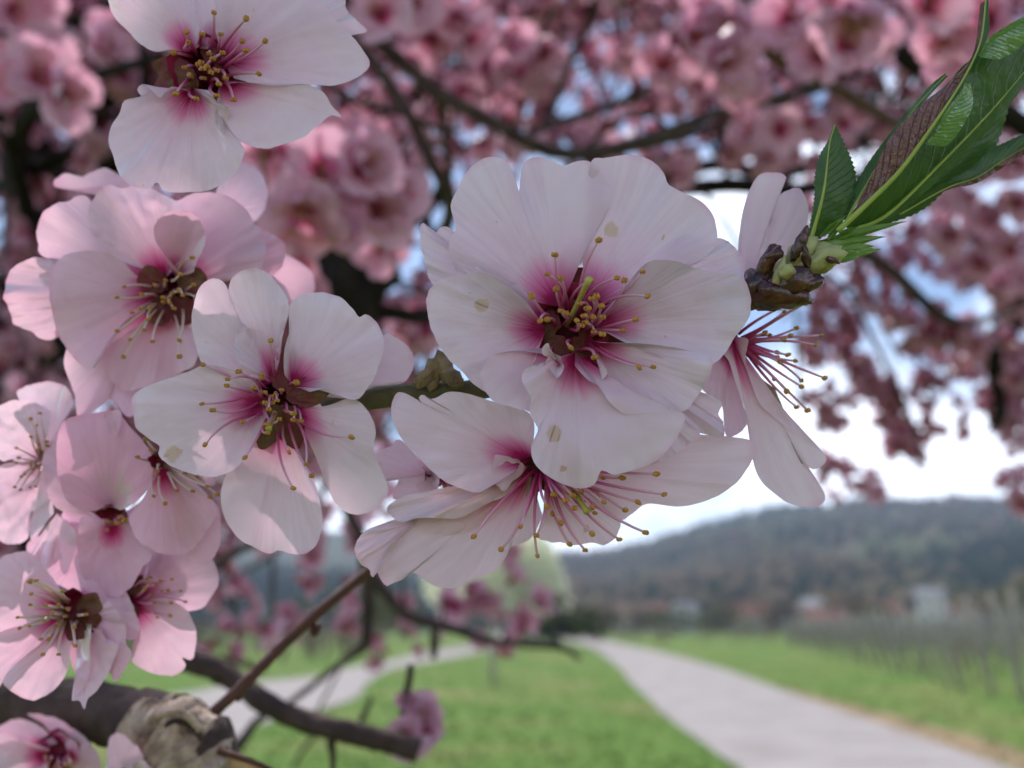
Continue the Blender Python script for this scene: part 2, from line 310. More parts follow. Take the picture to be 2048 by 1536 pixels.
# ------------------------------------------------------------------ petals traced against the photograph, each at its own depth
PETAL_N, PETAL_M = 96, 20
def petal(flower, outline, dt=0.0, cup=0.0, ruf=.5, curl=0.0, bulge=0.0, tint=(1,1,1), seed=0, spot=None, base=None, name='petal', material=None, scal=1.0, d_base=0.0, v0=0.0, crum=.2):
    """outline in photograph pixels from one side of the base round the tip to the other; depths in mm relative to the flower"""
    rnd = random.Random(seed*7919+13)
    c = flower['c']; d0 = flower['d']
    pts = catmull(outline, PETAL_N)
    mean = pts.mean(0)
    if base is None:
        v = np.array(mean)-np.array(c); L = np.linalg.norm(v)+1e-6
        base = np.array(c)+v/L*min(flower['r']*.56, L*.5)
    base = np.array(base, float)
    ph = [rnd.uniform(0, 6.28) for _ in range(6)]
    rad = np.linalg.norm(pts-base, axis=1)
    env = np.array([rad[max(0, i-7):i+8].max() for i in range(PETAL_N)]); ker = np.hanning(17)[1:-1]; ker /= ker.sum()
    env = np.convolve(np.pad(env, 7, mode='edge'), ker, 'valid'); fac = np.minimum(rad/env, 1.0)
    k1, k2, k3 = rnd.uniform(1.6, 2.6), rnd.uniform(3.2, 4.8), rnd.uniform(6, 8.5)
    S0_ = np.stack([np.convolve(np.pad(pts[:, c_], 9, mode='reflect', reflect_type='odd'), np.hanning(21)[1:-1]/np.hanning(21)[1:-1].sum(), 'valid') for c_ in (0, 1)], 1)
    th = np.unwrap(np.arctan2(S0_[:, 1]-base[1], S0_[:, 0]-base[0])); S_ = (th-th[0])/((th[-1]-th[0]) or 1)
    S_ = np.clip(.85*S_+.15*np.linspace(0, 1, PETAL_N), 0, 1)
    k9 = np.hanning(21)[1:-1]; k9 /= k9.sum()
    E_ = np.stack([np.convolve(np.r_[2*pts[0, c_]-pts[9:0:-1, c_], pts[:, c_], 2*pts[-1, c_]-pts[-2:-11:-1, c_]], k9, 'valid') for c_ in (0, 1)], 1)
    vs, uv, fs = [], [], []
    for i in range(PETAL_N):
        a_ = i/(PETAL_N-1); s = float(S_[i]); q = 2*s-1
        jag = scal*(1.6*math.sin(21*a_+ph[0])*math.sin(9*a_+ph[1])+2.6*noise.noise(Vector((a_*19, seed*3.1, 0)))+1.8*noise.noise(Vector((a_*47, seed*5.1, 2))))
        nrm = pts[i]-base; nrm = nrm/(np.linalg.norm(nrm)+1e-6)
        edge = pts[i]+nrm*jag*(1-abs(2*a_-1)**6)
        w1 = math.sin(k1*math.pi*s+ph[2]); w2 = math.sin(k2*math.pi*s+ph[3]); w3 = math.sin(k3*math.pi*s+ph[4])
        for j in range(PETAL_M):
            v_ = j/(PETAL_M-1); v = v_*fac[i]
            side = 5.0*noise.noise(Vector((v*2.2, s*2.0, seed*1.7)))*math.sin(math.pi*v)
            w_ = min(1, max(0, (v_-.5)/.5)); w_ = w_*w_*(3-2*w_)
            p = base+(E_[i]*(1-w_)+edge*w_-base)*v_; p = p+np.array((-nrm[1], nrm[0]))*side
            f = .65*v+.35*(1-(1-v)**2)
            d = d_base+(dt-d_base)*f+cup*q*q*v**1.3-bulge*math.sin(math.pi*v)*(1-.5*q*q)
            d += ruf*1.45*v**2.2*(.75*w1+.6*w2+.30*w3*v)+.16*ruf*v**5*math.sin(k3*2.3*math.pi*s+ph[5])
            d += curl*max(0, (v-.55)/.45)**2*(1+.6*w2)
            d += (.8*noise.noise(Vector((p[0]*.014, p[1]*.014, seed*2.3)))+.32*noise.noise(Vector((p[0]*.037, p[1]*.037, seed*1.3))))*v*min(1.3, ruf+.4)
            d += crum*(noise.noise(Vector((p[0]*.06, p[1]*.06, seed*4.3)))+.6*noise.noise(Vector((s*14, v*3, seed*2.9))))*min(1, v*1.6)
            vs.append(P(p[0], p[1], d0+d*.001*flower.get('k', 1))); uv.append((s, v0+(1-v0)*v))
    for i in range(PETAL_N-1):
        for j in range(PETAL_M-1):
            a = i*PETAL_M+j; fs.append((a, a+1, a+PETAL_M+1, a+PETAL_M))
    root = flower['root']; o0 = root.location
    m = material or (M['petal_spot'] if spot else M['petal'])
    ob = mesh(name, [v-o0 for v in vs], fs, m, root, uv=uv)
    t = flower['tint']; ob.color = (t[0]*tint[0], t[1]*tint[1], t[2]*tint[2], 1)
    if spot:
        best = min(range(len(vs)), key=lambda i: (proj(vs[i])-Vector(spot[:2])).length)
        ob['spot'] = tuple(vs[best]-o0); ob['spot_radius'] = spot[2]*d0/FPX
    return ob
def proj(v):
    r = v-CAMP; d = r.dot(FWD)
    return Vector((1024+r.dot(RT)/d*FPX, 768-r.dot(UP)/d*FPX))

ANTHER = None
def anther_mesh():
    global ANTHER
    if ANTHER is None:
        a = blob_data((.00022, 0, 0), (.00031, .00036, .00046), 8, 6, rough=.25, seed=1)
        b = blob_data((-.00022, 0, 0), (.00031, .00036, .00046), 8, 6, rough=.25, seed=4)
        v, f, u = join([a, b]); me = bpy.data.meshes.new('anther'); me.from_pydata([tuple(x) for x in v], [], f); me.materials.append(M['anther'])
        me.polygons.foreach_set('use_smooth', [True]*len(me.polygons)); ANTHER = me
    return ANTHER
def stamen(flower, a_px, a_d, r_px, r_d, bow, rnd, fm='filament', thick=1.0, size=1.0):
    root = flower['root']; o0 = root.location; d0 = flower['d']
    A = P(a_px[0], a_px[1], d0+a_d*.001); B = P(r_px[0], r_px[1], d0+r_d*.001)
    mid = (A+B)*.5; side = (A-B).cross(FWD); side = side.normalized() if side.length > 1e-7 else RT
    L = (A-B).length
    C = mid+side*bow*L - FWD*L*.12
    pts = [B*(1-t)**2+C*2*t*(1-t)+A*t*t for t in [k/8 for k in range(9)]]
    th = .00023*thick*d0/.14
    v, f, u = tube_data([p-o0 for p in pts], [th*(1.25-.55*k/8) for k in range(9)], 6)
    st = mesh('stamen', v, f, M[fm], root, uv=u)
    an = link(bpy.data.objects.new('anther', anther_mesh()), st)
    t = (pts[-1]-pts[-2]).normalized()
    q = (t+Vector((rnd.uniform(-.7, .7), rnd.uniform(-.7, .7), rnd.uniform(-.7, .7)))).to_track_quat('Z', 'Y')
    an.location = A-o0; an.rotation_mode = 'QUATERNION'; an.rotation_quaternion = q
    s = size*rnd.uniform(.85, 1.12); an.scale = (s, s, s*rnd.uniform(.9, 1.15))
    return st
def blossom(label, c, d, r, tint=(1,1,1), face=(0,0), cup=True, k=1):
    """c centre pixel, d depth in m, r radius of the red cup in pixels, face: lean of the flower's axis in the picture"""
    root = empty('almond_blossom', P(c[0], c[1], d))
    tag(root, label, 'blossom', 'open blossoms on the near twigs')
    fl = dict(root=root, c=c, d=d, r=r, tint=tint, k=k)
    if cup:
        ax = (-FWD+RT*face[0]-UP*face[1]).normalized()     # opening direction
        q = ax.to_track_quat('Z', 'Y').to_matrix(); R = r*d/FPX*.92
        vs, fs = [], []; n = 20
        prof = [(1.16 if r > 80 else 1.02, .03), (1.0, 0.0), (.86, -.10), (.72, -.42), (.5, -.72), (.2, -.85), (0.0005, -.88)]
        for (a, z) in prof:
            for i in range(n):
                t = 2*math.pi*i/n; w = 1+.10*math.sin(5*t)*a
                vs.append(q @ Vector((a*R*w*math.cos(t), a*R*w*math.sin(t), z*R))+FWD*.0004)
        for j in range(len(prof)-1):
            for i in range(n): fs.append((j*n+i, j*n+(i+1) % n, (j+1)*n+(i+1) % n, (j+1)*n+i))
        mesh('calyx', vs, fs, M['calyx'], root)
    return fl
def sepals(fl, angs, length=1.5, width=.5, d=1.2, tipd=2.2):
    for i, a in enumerate(angs):
        t = math.radians(a); u = np.array((math.cos(t), -math.sin(t))); w = np.array((-u[1], u[0])); r = fl['r']; c = np.array(fl['c'])
        o = [c+u*r*.35+w*r*width*.6, c+u*r*.8+w*r*width, c+u*r*1.3+w*r*width*.8, c+u*r*length, c+u*r*1.3-w*r*width*.8, c+u*r*.8-w*r*width, c+u*r*.35-w*r*width*.6]
        petal(fl, [tuple(x) for x in o], dt=tipd, d_base=d, cup=-.5, ruf=.2, seed=int(a)+i, base=tuple(c+u*r*.2), name='sepal', material=M['sepal'], scal=.4)
def stamens(fl, anthers, root_c=None, root_r=None, lift=(-9, -4), rootd=2.0, fm='filament', seed=1, bow=.18, thick=1.0, size=1.0):
    rnd = random.Random(seed); rc = root_c or fl['c']; rr = root_r or fl['r']*.62
    for (x, y) in anthers:
        dx, dy = x-rc[0], y-rc[1]; L = math.hypot(dx, dy)+1e-6
        m = min(rr, L*.8)*rnd.uniform(.55, 1.0); a = math.atan2(dy, dx)+rnd.uniform(-.5, .5)
        r_px = (rc[0]+math.cos(a)*m, rc[1]+math.sin(a)*m)
        stamen(fl, (x, y), rnd.uniform(*lift), r_px, rootd, rnd.uniform(-bow, bow), rnd, fm, thick, size)
def pistil(fl, a, b, da=-6):
    o0 = fl['root'].location
    pts = [P(a[0]+(b[0]-a[0])*t, a[1]+(b[1]-a[1])*t, fl['d']+.002+(da*.001-.002)*t)-o0 for t in (0, .3, .6, .9, 1)]
    tube('pistil', pts, [.00042, .0004, .00038, .0004, .00055], M['pistil'], fl['root'], 7)

# ------------------------------------------------------------------ the near blossoms
PINK = (1.0, .85, .915); PALE = (1.0, 1.0, 1.0); ROSE = (1.0, .77, .86)
# large ruffled blossom in the middle of the twig
F1 = blossom('large ruffled pale blossom with crimson centre, its petal touching the dark bud scales', cp(3, [(940, 775)])[0], .1420, 84, (1.0, .98, 1.0))
for i, (o, kw) in enumerate([
    ([(470,660),(380,590),(345,490),(326,390),(336,336),(362,372),(382,412),(402,366),(440,356),(490,400),(600,520)], dict(dt=4.5, ruf=.5)),
    ([(1030,560),(1000,300),(1025,95),(1080,70),(1180,60),(1260,80),(1322,132),(1345,182),(1400,215),(1462,242),(1512,285),(1542,350),(1545,420),(1500,480),(1400,540),(1180,640)], dict(dt=2.6, ruf=.8, bulge=.4, spot=(1222,455,19))),
    ([(700,640),(560,600),(480,545),(446,440),(472,360),(453,270),(480,200),(522,128),(582,80),(640,69),(690,100),(714,160),(728,236),(737,165),(752,94),(805,69),(872,86),(912,108),(962,88),(1022,86),(1072,132),(1104,200),(1100,272),(1070,332),(1020,382),(935,430),(892,480),(890,600)], dict(dt=.8, ruf=.9, bulge=.5, scal=.6)),
    ([(1200,640),(1340,520),(1385,398),(1450,392),(1500,418),(1545,402),(1592,420),(1640,472),(1660,545),(1640,640),(1400,700)], dict(dt=1.6, ruf=.9)),
    ([(1380,1040),(1450,1075),(1500,1040),(1562,1078),(1550,1120),(1572,1160),(1570,1216),(1500,1206),(1440,1192),(1405,1162),(1330,1080)], dict(dt=2.0, ruf=.6, base=cp(3, [(1150,900)])[0])),
    ([(1150,1100),(1180,1320),(1262,1334),(1340,1306),(1410,1262),(1476,1214),(1455,1188),(1380,1160),(1200,1040)], dict(dt=-1.2, ruf=.4, base=cp(3, [(1010,880)])[0])),
    ([(760,660),(640,560),(560,548),(470,554),(402,580),(366,620),(352,682),(366,762),(402,832),(442,892),(505,955),(570,1015),(640,1040),(720,1000),(800,900)], dict(dt=-1.6, ruf=.8, cup=-1.0, bulge=-.4, spot=(963,608,17))),
    ([(780,720),(700,750),(640,742),(560,660),(470,560),(520,524),(600,510),(645,486),(705,560),(742,640),(790,680)], dict(dt=-.3, ruf=.7)),
    ([(1090,720),(1180,590),(1258,506),(1350,494),(1450,520),(1550,546),(1642,556),(1680,622),(1683,702),(1650,762),(1606,822),(1562,890),(1500,936),(1440,930),(1200,850)], dict(dt=-2.4, ruf=.8, cup=-1.5, bulge=-.6)),
    ([(860,880),(760,868),(680,868),(620,885),(586,930),(574,980),(612,1052),(700,1092),(790,1112),(870,1060),(910,960)], dict(dt=-3.4, ruf=.7, cup=-.9)),
    ([(1090,830),(1300,840),(1500,880),(1520,930),(1492,1000),(1442,1080),(1392,1116),(1330,1092),(1250,1110),(1170,1122),(1112,1080),(1092,1022),(1068,990),(1092,955),(1060,900)], dict(dt=-4.0, ruf=.9, cup=-1.6, bulge=-.4)),
    ([(900,905),(880,880),(852,890),(832,925),(790,920),(750,945),(745,990),(782,1060),(776,1120),(812,1190),(785,1252),(792,1312),(832,1362),(900,1402),(982,1426),(1042,1410),(1072,1354),(1122,1371),(1200,1350),(1282,1320),(1352,1262),(1392,1200),(1416,1150),(1400,1115),(1330,1122),(1250,1117),(1170,1124),(1100,1072),(1062,1010),(1012,980),(965,925)], dict(dt=-6.5, ruf=.8, cup=.8, bulge=1.2, curl=.8, scal=.7, crum=.2, spot=(1112,868,20))),
    ([(870,870),(838,880),(826,862),(840,836),(856,834),(862,858),(905,905),(912,940),(890,975),(858,935)], dict(dt=-5.0, ruf=.2, scal=.2, d_base=-3, base=cp(3, [(895,915)])[0])),
    ]): petal(F1, cp(3, o), seed=100+i, **kw)
sepals(F1, (78, 348, 165, 235, 300, 30), length=1.5)
stamens(F1, cp(3, [(880,470),(1060,410),(850,550),(885,610),(905,565),(785,640),(1030,575),(1135,565),(1165,575),(1240,540),(1260,640),(1210,735),(1160,780),(1075,795),(1040,785),(1225,930),(1283,930),(1043,890),(945,850),(820,740),(850,735),(905,700),(925,710),(980,670),(1070,680),(1035,725),(1000,720),(970,740),(990,760),(1005,748),(1075,725),(1050,640),(1015,690),(1030,650)]), root_c=cp(3, [(935,800)])[0], seed=3, bow=.26, size=.92)
pistil(F1, cp(3, [(930,760)])[0], cp(3, [(1020,570)])[0], -8)

# blossom hanging under it, facing down
F2 = blossom('pale blossom hanging face down below the large ruffled blossom, stamens dangling', cp(4, [(1225, 590)])[0], .1455, 40, (1, .93, .955), face=(.15, 1.1))
for i, (c, o, kw) in enumerate([
    (4, [(1240,850),(1180,960),(1080,1010),(1060,1050),(1000,1130),(920,1160),(860,1180),(800,1221),(720,1216),(660,1195),(600,1150),(560,1140),(530,1170),(480,1190),(440,1206),(400,1150),(370,1060),(380,960),(440,900),(520,868),(800,760),(1100,650)], dict(dt=6, ruf=.8, crum=.2)),
    (4, [(560,900),(450,1010),(395,1100),(376,1163),(352,1120),(322,1105),(300,1080),(279,1020),(300,960),(350,920),(420,890),(500,866)], dict(dt=2.5, ruf=.8, crum=.35, v0=.4, d_base=4.5, base=cp(4, [(620,860)])[0])),
    (4, [(1290,700),(1400,790),(1240,900),(1220,962),(1300,982),(1400,996),(1500,990),(1562,1001),(1612,970),(1632,920),(1640,880),(1610,760),(1450,640)], dict(dt=4, ruf=.5)),
    (0, [(1150,935),(1195,1000),(1240,1040),(1264,1028),(1295,1008),(1353,1013),(1388,1007),(1422,997),(1470,968),(1495,939),(1507,909),(1505,882),(1456,872),(1402,868),(1300,860),(1150,880)], dict(dt=2.5, ruf=.7, cup=1.0)),
    (4, [(1130,640),(1060,790),(960,880),(880,922),(780,946),(680,946),(605,912),(560,862),(700,800),(900,720)], dict(dt=3.5, ruf=.6)),
    (4, [(1120,620),(1060,740),(960,790),(820,862),(720,862),(600,862),(520,882),(470,852),(444,810),(490,770),(560,740),(640,729),(750,729),(870,728),(1000,700)], dict(dt=1.5, ruf=.6, cup=-.6)),
    (4, [(1200,470),(1180,330),(1050,282),(950,252),(850,222),(760,214),(692,245),(655,246),(634,228),(608,240),(618,268),(560,230),(502,214),(474,250),(464,320),(490,402),(540,480),(602,542),(662,610),(740,672),(832,712),(912,732),(972,702),(1100,620)], dict(dt=-2.5, ruf=.8, cup=-.8, bulge=.5, scal=.6)),
    (4, [(1110,560),(1010,535),(992,560),(985,620),(1010,700),(1050,722),(1092,660),(1130,580)], dict(dt=-1.5, ruf=.3)),
    ]): petal(F2, cp(c, o), seed=200+i, **kw)
sepals(F2, (195, 150, 250, 300), length=1.6)
stamens(F2, cp(4, [(1030,1020),(1130,905),(1215,1055),(1210,950),(1290,840),(1335,885),(1380,995),(1460,1025),(1495,940),(1635,970),(1770,935),(1865,740),(1825,635),(1650,655),(1550,655),(1730,780),(1665,820),(1510,835),(1495,805),(1470,770),(1525,720),(1525,750),(1555,780),(1405,810),(1360,770),(1395,745),(1370,720),(1265,800),(1300,740),(1320,730),(1440,725),(890,955)]), root_c=cp(4, [(1250,590)])[0], root_r=24, lift=(-7, 1), rootd=.2, seed=5, bow=.16, size=.88)
pistil(F2, cp(4, [(1330,600)])[0], cp(4, [(1470,830)])[0], -3)

# blossom seen from the side behind the bud scales
F3 = blossom('blossom in profile behind the dark bud scales, pink stamens fanning outward', cp(3, [(1600, 830)])[0], .1515, 40, (1, .965, .975), face=(1.4, .1))
for i, (o, kw) in enumerate([
    ([(1600,740),(1700,560),(1755,340),(1792,236),(1832,204),(1880,199),(1912,250),(1917,312),(1902,380),(1862,442),(1785,505),(1690,640)], dict(dt=2.5, ruf=.5)),
    ([(1560,740),(1610,600),(1638,500),(1638,400),(1650,300),(1682,198),(1722,140),(1780,129),(1827,150),(1812,192),(1790,244),(1765,330),(1720,540),(1640,740)], dict(dt=.5, ruf=.5, cup=.8)),
    ([(1500,900),(1470,990),(1500,1040),(1560,1080),(1578,1206),(1640,1200),(1668,1150),(1642,1050),(1610,900)], dict(dt=3.0, ruf=.3, tint=(1,.93,.95))),
    ([(1590,820),(1560,860),(1590,905),(1622,1002),(1660,1102),(1682,1202),(1692,1312),(1722,1392),(1782,1452),(1852,1492),(1932,1506),(1982,1482),(1981,1440),(1932,1372),(1888,1322),(1940,1350),(1986,1322),(1985,1288),(1932,1250),(1852,1200),(1772,1130),(1722,1082),(1690,1002),(1662,902),(1666,858),(1672,815),(1640,806)], dict(dt=-2.2, ruf=.5, cup=.6, scal=.6, base=cp(3, [(1600,800)])[0])),
    ]): petal(F3, cp(3, o), seed=300+i, **kw)
stamens(F3, cp(3, [(1905,670),(1820,705),(1870,770),(1970,800),(1950,840),(1835,880),(1790,890),(1985,975),(1890,985),(1890,1010),(1830,1030),(1915,1108),(1870,1095),(1800,910),(1760,800),(1820,820),(1790,870),(1800,690),(1740,790),(1845,800),(1780,980),(1865,905)]), root_c=cp(3, [(1615,830)])[0], root_r=22, lift=(-3, 4), rootd=.6, seed=8, bow=.10, size=.85, thick=.9)
petal(F3, cp(3, [(1700,1020),(1770,1010),(1800,1060),(1822,1120),(1815,1165),(1780,1130),(1720,1060)]), dt=4, ruf=.2, name='sepal', material=M['dry_bud'], seed=391, scal=.3)

# five petalled blossom at the end of the green twig
F4 = blossom('flat open blossom with a greenish crimson centre at the end of the green twig', cp(2, [(1300, 1110)])[0], .1475, 62, (1, .985, .99))
for i, (c, o, kw) in enumerate([
    (2, [(1640,1060),(1740,1000),(1786,832),(1800,808),(1850,825),(1902,870),(1926,940),(1902,1012),(1860,1042),(1770,1048),(1600,1110)], dict(dt=3.0, ruf=.4)),
    (0, [(545,900),(500,890),(460,930),(443,985),(447,1025),(461,1057),(484,1084),(512,1097),(540,1108),(556,1101),(578,1108),(609,1108),(629,1092),(641,1065),(644,1034),(640,1002),(625,950),(590,890)], dict(dt=1.8, ruf=.6, cup=.4)),
    (2, [(1430,1200),(1520,1300),(1530,1420),(1545,1560),(1600,1630),(1670,1650),(1730,1630),(1780,1590),(1808,1540),(1795,1480),(1760,1400),(1738,1330),(1752,1250),(1722,1180),(1680,1130),(1620,1105),(1560,1142),(1500,1142),(1470,1108),(1420,1120)], dict(dt=.6, ruf=.6)),
    (2, [(1100,1050),(1000,1000),(960,990),(930,930),(902,830),(893,730),(910,640),(940,580),(990,552),(1042,570),(1078,640),(1120,720),(1200,760),(1300,800),(1290,880),(1280,1000)], dict(dt=-.2, ruf=.8, cup=-.6, scal=.5, spot=(500,652,16))),
    (2, [(1140,1010),(1090,880),(1110,740),(1068,640),(1066,590),(1082,548),(1130,515),(1190,504),(1250,530),(1302,590),(1338,652),(1342,720),(1312,792),(1290,850),(1280,1010)], dict(dt=-1.8, ruf=.9, cup=.6, scal=.4, crum=.4)),
    (2, [(1330,1000),(1326,880),(1350,780),(1340,702),(1370,650),(1432,620),(1510,614),(1582,640),(1642,690),(1670,728),(1712,714),(1762,770),(1786,840),(1772,920),(1742,1010),(1692,1082),(1660,1112),(1600,1102),(1530,1062),(1440,1080)], dict(dt=-1.2, ruf=.7, cup=-.8)),
    (2, [(1220,1060),(1160,1008),(1060,968),(950,955),(880,980),(800,1010),(720,1040),(652,1070),(614,1112),(620,1190),(640,1250),(690,1292),(742,1330),(735,1372),(772,1412),(830,1442),(900,1462),(980,1476),(1052,1460),(1112,1420),(1152,1360),(1192,1290),(1250,1200)], dict(dt=-2.6, ruf=.8, cup=-.8, spot=(345,913,19))),
    ]): petal(F4, cp(c, o), seed=400+i, **kw)
sepals(F4, (12, 75, 215, 290, 250), length=1.75, d=-.2, tipd=0)
stamens(F4, cp(2, [(945,953),(1110,985),(1060,1020),(1055,1050),(940,1135),(990,1165),(1130,1220),(955,1325),(1140,1385),(1345,1360),(1450,1470),(1425,1415),(1635,1290),(1245,1270),(1240,1230),(1300,1205),(1365,1210),(1335,1170),(1365,1180),(1400,1215),(1380,1035),(1310,1070),(1235,1080),(1180,1060),(1215,1015),(1225,1000),(1260,840),(1290,1120),(1265,1100),(1270,1130),(1235,1130),(1250,1160),(1285,1090),(1365,1528)]), seed=11, bow=.24, lift=(-10, -3), size=.82, thick=.85)
pistil(F4, cp(2, [(1290,1150)])[0], cp(2, [(1250,1250)])[0], -6)

# full double blossom
F5 = blossom('full many petalled rose tinted blossom with olive sepals behind the flat open blossom', cp(2, [(800, 610)])[0], .168, 52, PINK)
for i, (o, kw) in enumerate([
    ([(1080,430),(1200,330),(1270,344),(1322,390),(1326,452),(1290,520),(1215,545),(1000,560)], dict(dt=5, ruf=.5, tint=(1,.85,.88))),
    ([(620,520),(380,470),(205,452),(176,380),(170,318),(200,250),(262,204),(322,194),(356,170),(400,165),(440,215),(520,300),(700,480)], dict(dt=4, ruf=.5)),
    ([(900,520),(790,240),(840,180),(950,148),(1042,160),(1112,200),(1162,260),(1182,302),(1222,322),(1232,402),(1222,482),(1152,542),(950,570)], dict(dt=1.5, ruf=.9)),
    ([(620,680),(400,720),(262,770),(252,832),(200,832),(130,792),(60,762),(48,700),(22,642),(32,600),(24,560),(60,500),(130,460),(262,468),(600,570)], dict(dt=2.5, ruf=1.6, scal=2.2, crum=.8)),
    ([(760,720),(620,780),(470,1000),(355,1190),(430,1172),(520,1112),(600,1200),(700,1110),(860,980),(940,880),(900,720)], dict(dt=3.0, ruf=.8)),
    ([(700,660),(500,700),(380,800),(300,900),(310,1000),(352,1100),(362,1192),(430,1172),(500,1112),(512,1040),(560,900),(740,720)], dict(dt=1.0, ruf=.6, tint=(1,1.04,1.02))),
    ([(740,740),(640,780),(500,880),(500,980),(560,1080),(680,1050),(800,1000),(905,950),(915,850),(870,720)], dict(dt=-1.0, ruf=.6)),
    ([(720,560),(640,540),(540,450),(420,420),(302,440),(242,510),(225,602),(240,702),(272,802),(312,882),(372,952),(432,976),(442,940),(500,852),(600,740),(720,680)], dict(dt=-3.5, ruf=.9, cup=-1.2, bulge=-.5)),
    ([(740,540),(560,470),(450,372),(405,290),(415,220),(442,170),(470,130),(512,115),(560,132),(620,120),(690,130),(752,160),(840,205),(900,300),(840,480)], dict(dt=-3.0, ruf=1.9, cup=-.8, tint=(1,1.05,1.03), crum=.45)),
    ([(830,520),(730,380),(725,290),(800,240),(880,240),(945,310),(950,400),(900,520)], dict(dt=-6.0, ruf=.6, tint=(1,.93,.95))),
    ]): petal(F5, cp(2, o), seed=500+i, **kw)
sepals(F5, (150, 25, 240, 300), length=1.45, d=-1, tipd=-2.4)
stamens(F5, cp(2, [(545,640),(580,590),(545,795),(605,835),(575,915),(670,790),(710,845),(835,840),(835,915),(615,710),(690,740),(655,690),(895,455),(700,690),(760,660),(785,650),(800,620),(830,610),(850,630),(760,640),(790,665),(720,580),(660,625),(770,560),(840,530),(900,580),(915,640),(810,690)]), seed=13, bow=.2, lift=(-12, -4), fm='filament_pale', size=.78, thick=.85)

# blossom cut by the top of the view
F6 = blossom('drooping blossom with a wide dark red cup above the full rose tinted blossom', cp(1, [(1035, 355)])[0], .150, 74, (1, .965, .975))
for i, (o, kw) in enumerate([
    ([(1560,60),(1650,-40),(1760,-30),(1782,60),(1875,150),(1832,172),(1780,140),(1700,120)], dict(dt=4.0, ruf=.3)),
    ([(1000,240),(930,120),(1000,-40),(1100,-140),(1250,-120),(1300,0),(1250,150),(1100,250)], dict(dt=3.0, ruf=.6)),
    ([(960,260),(872,252),(800,262),(720,222),(650,152),(590,92),(560,20),(555,-80),(640,-180),(820,-200),(950,-120),(1010,60),(1030,230)], dict(dt=1.2, ruf=.8, bulge=.5)),
    ([(1120,250),(1100,80),(1180,-80),(1400,-150),(1600,-60),(1700,80),(1800,180),(1852,250),(1894,322),(1860,372),(1790,416),(1700,436),(1600,432),(1400,442),(1200,400)], dict(dt=-.3, ruf=.8, cup=.5)),
    ([(1130,430),(1250,420),(1400,438),(1560,430),(1652,470),(1702,540),(1757,602),(1700,592),(1642,632),(1582,682),(1500,722),(1400,752),(1320,752),(1230,722),(1150,692),(1108,640),(1100,590),(1110,520)], dict(dt=-3.0, ruf=.8, cup=-.5)),
    ([(1080,460),(1112,520),(1182,560),(1160,630),(1205,702),(1246,762),(1232,832),(1200,892),(1142,942),(1052,980),(960,986),(880,986),(832,970),(800,930),(768,966),(700,962),(640,932),(600,862),(580,800),(554,720),(570,640),(612,580),(638,512),(720,496),(698,460),(730,428),(782,470),(822,502),(872,452),(960,470)], dict(dt=-4.5, ruf=1.2, cup=-.6, scal=.6, crum=.45)),
    ]): petal(F6, cp(1, o), seed=600+i, **kw)
sepals(F6, (190, 60, 350, 215), length=1.2, d=.2, tipd=1.5)
stamens(F6, cp(1, [(1095,65),(1260,95),(1240,210),(1358,210),(1260,258),(1325,378),(955,165),(965,215),(1035,175),(1130,175),(1070,275),(1090,300),(1015,330),(1040,350),(1060,340),(1080,370),(1110,360),(1045,400),(975,385),(945,345),(1155,400),(1120,430),(1110,490),(1005,505),(900,480),(1195,510),(1140,270),(1030,320),(890,270)]), seed=17, bow=.22, lift=(-9, -3), size=.9)

# drooping pink blossom with a hood like petal
F7 = blossom('deep rose blossom with one rounded petal closed over its centre like a hood', cp(15, [(690, 900)])[0], .168, 34, ROSE, face=(-.1, .9))
for i, (o, kw) in enumerate([
    ([(560,860),(420,880),(330,830),(278,720),(258,560),(300,450),(345,390),(440,300),(560,420),(640,760)], dict(dt=2.5, ruf=.4, v0=.3)),
    ([(640,950),(500,900),(480,1000),(478,1150),(508,1262),(570,1342),(640,1396),(702,1402),(762,1372),(832,1302),(880,1220),(930,1150),(900,1040),(800,930)], dict(dt=.5, ruf=.7)),
    ([(560,860),(480,850),(400,790),(368,680),(343,560),(348,440),(380,332),(450,288),(560,264),(700,258),(820,370),(882,432),(930,522),(946,622),(922,702),(872,780),(790,832),(740,860)], dict(dt=-6, ruf=.4, cup=2.4, bulge=2.2, v0=.42, tint=(1,.88,.94))),
    ([(640,300),(690,260),(720,240),(745,270),(735,360),(712,420),(690,400),(660,330)], dict(dt=-7.5, ruf=.2, d_base=-7.5, scal=.3, v0=.5, base=cp(15, [(640,260)])[0])),
    ([(560,880),(420,840),(380,960),(480,1040),(700,1080),(900,980),(980,860),(850,820)], dict(dt=5, ruf=.4, v0=.25)),
    ([(600,940),(420,930),(230,1020),(168,1080),(180,1160),(260,1270),(360,1330),(480,1370),(580,1300),(640,1060)], dict(dt=6, ruf=.5, v0=.4)),
    ]): petal(F7, cp(15, o), seed=700+i, **kw)
stamens(F7, cp(15, [(770,925),(720,940),(660,930),(740,905)]), seed=21, lift=(-4, -2))

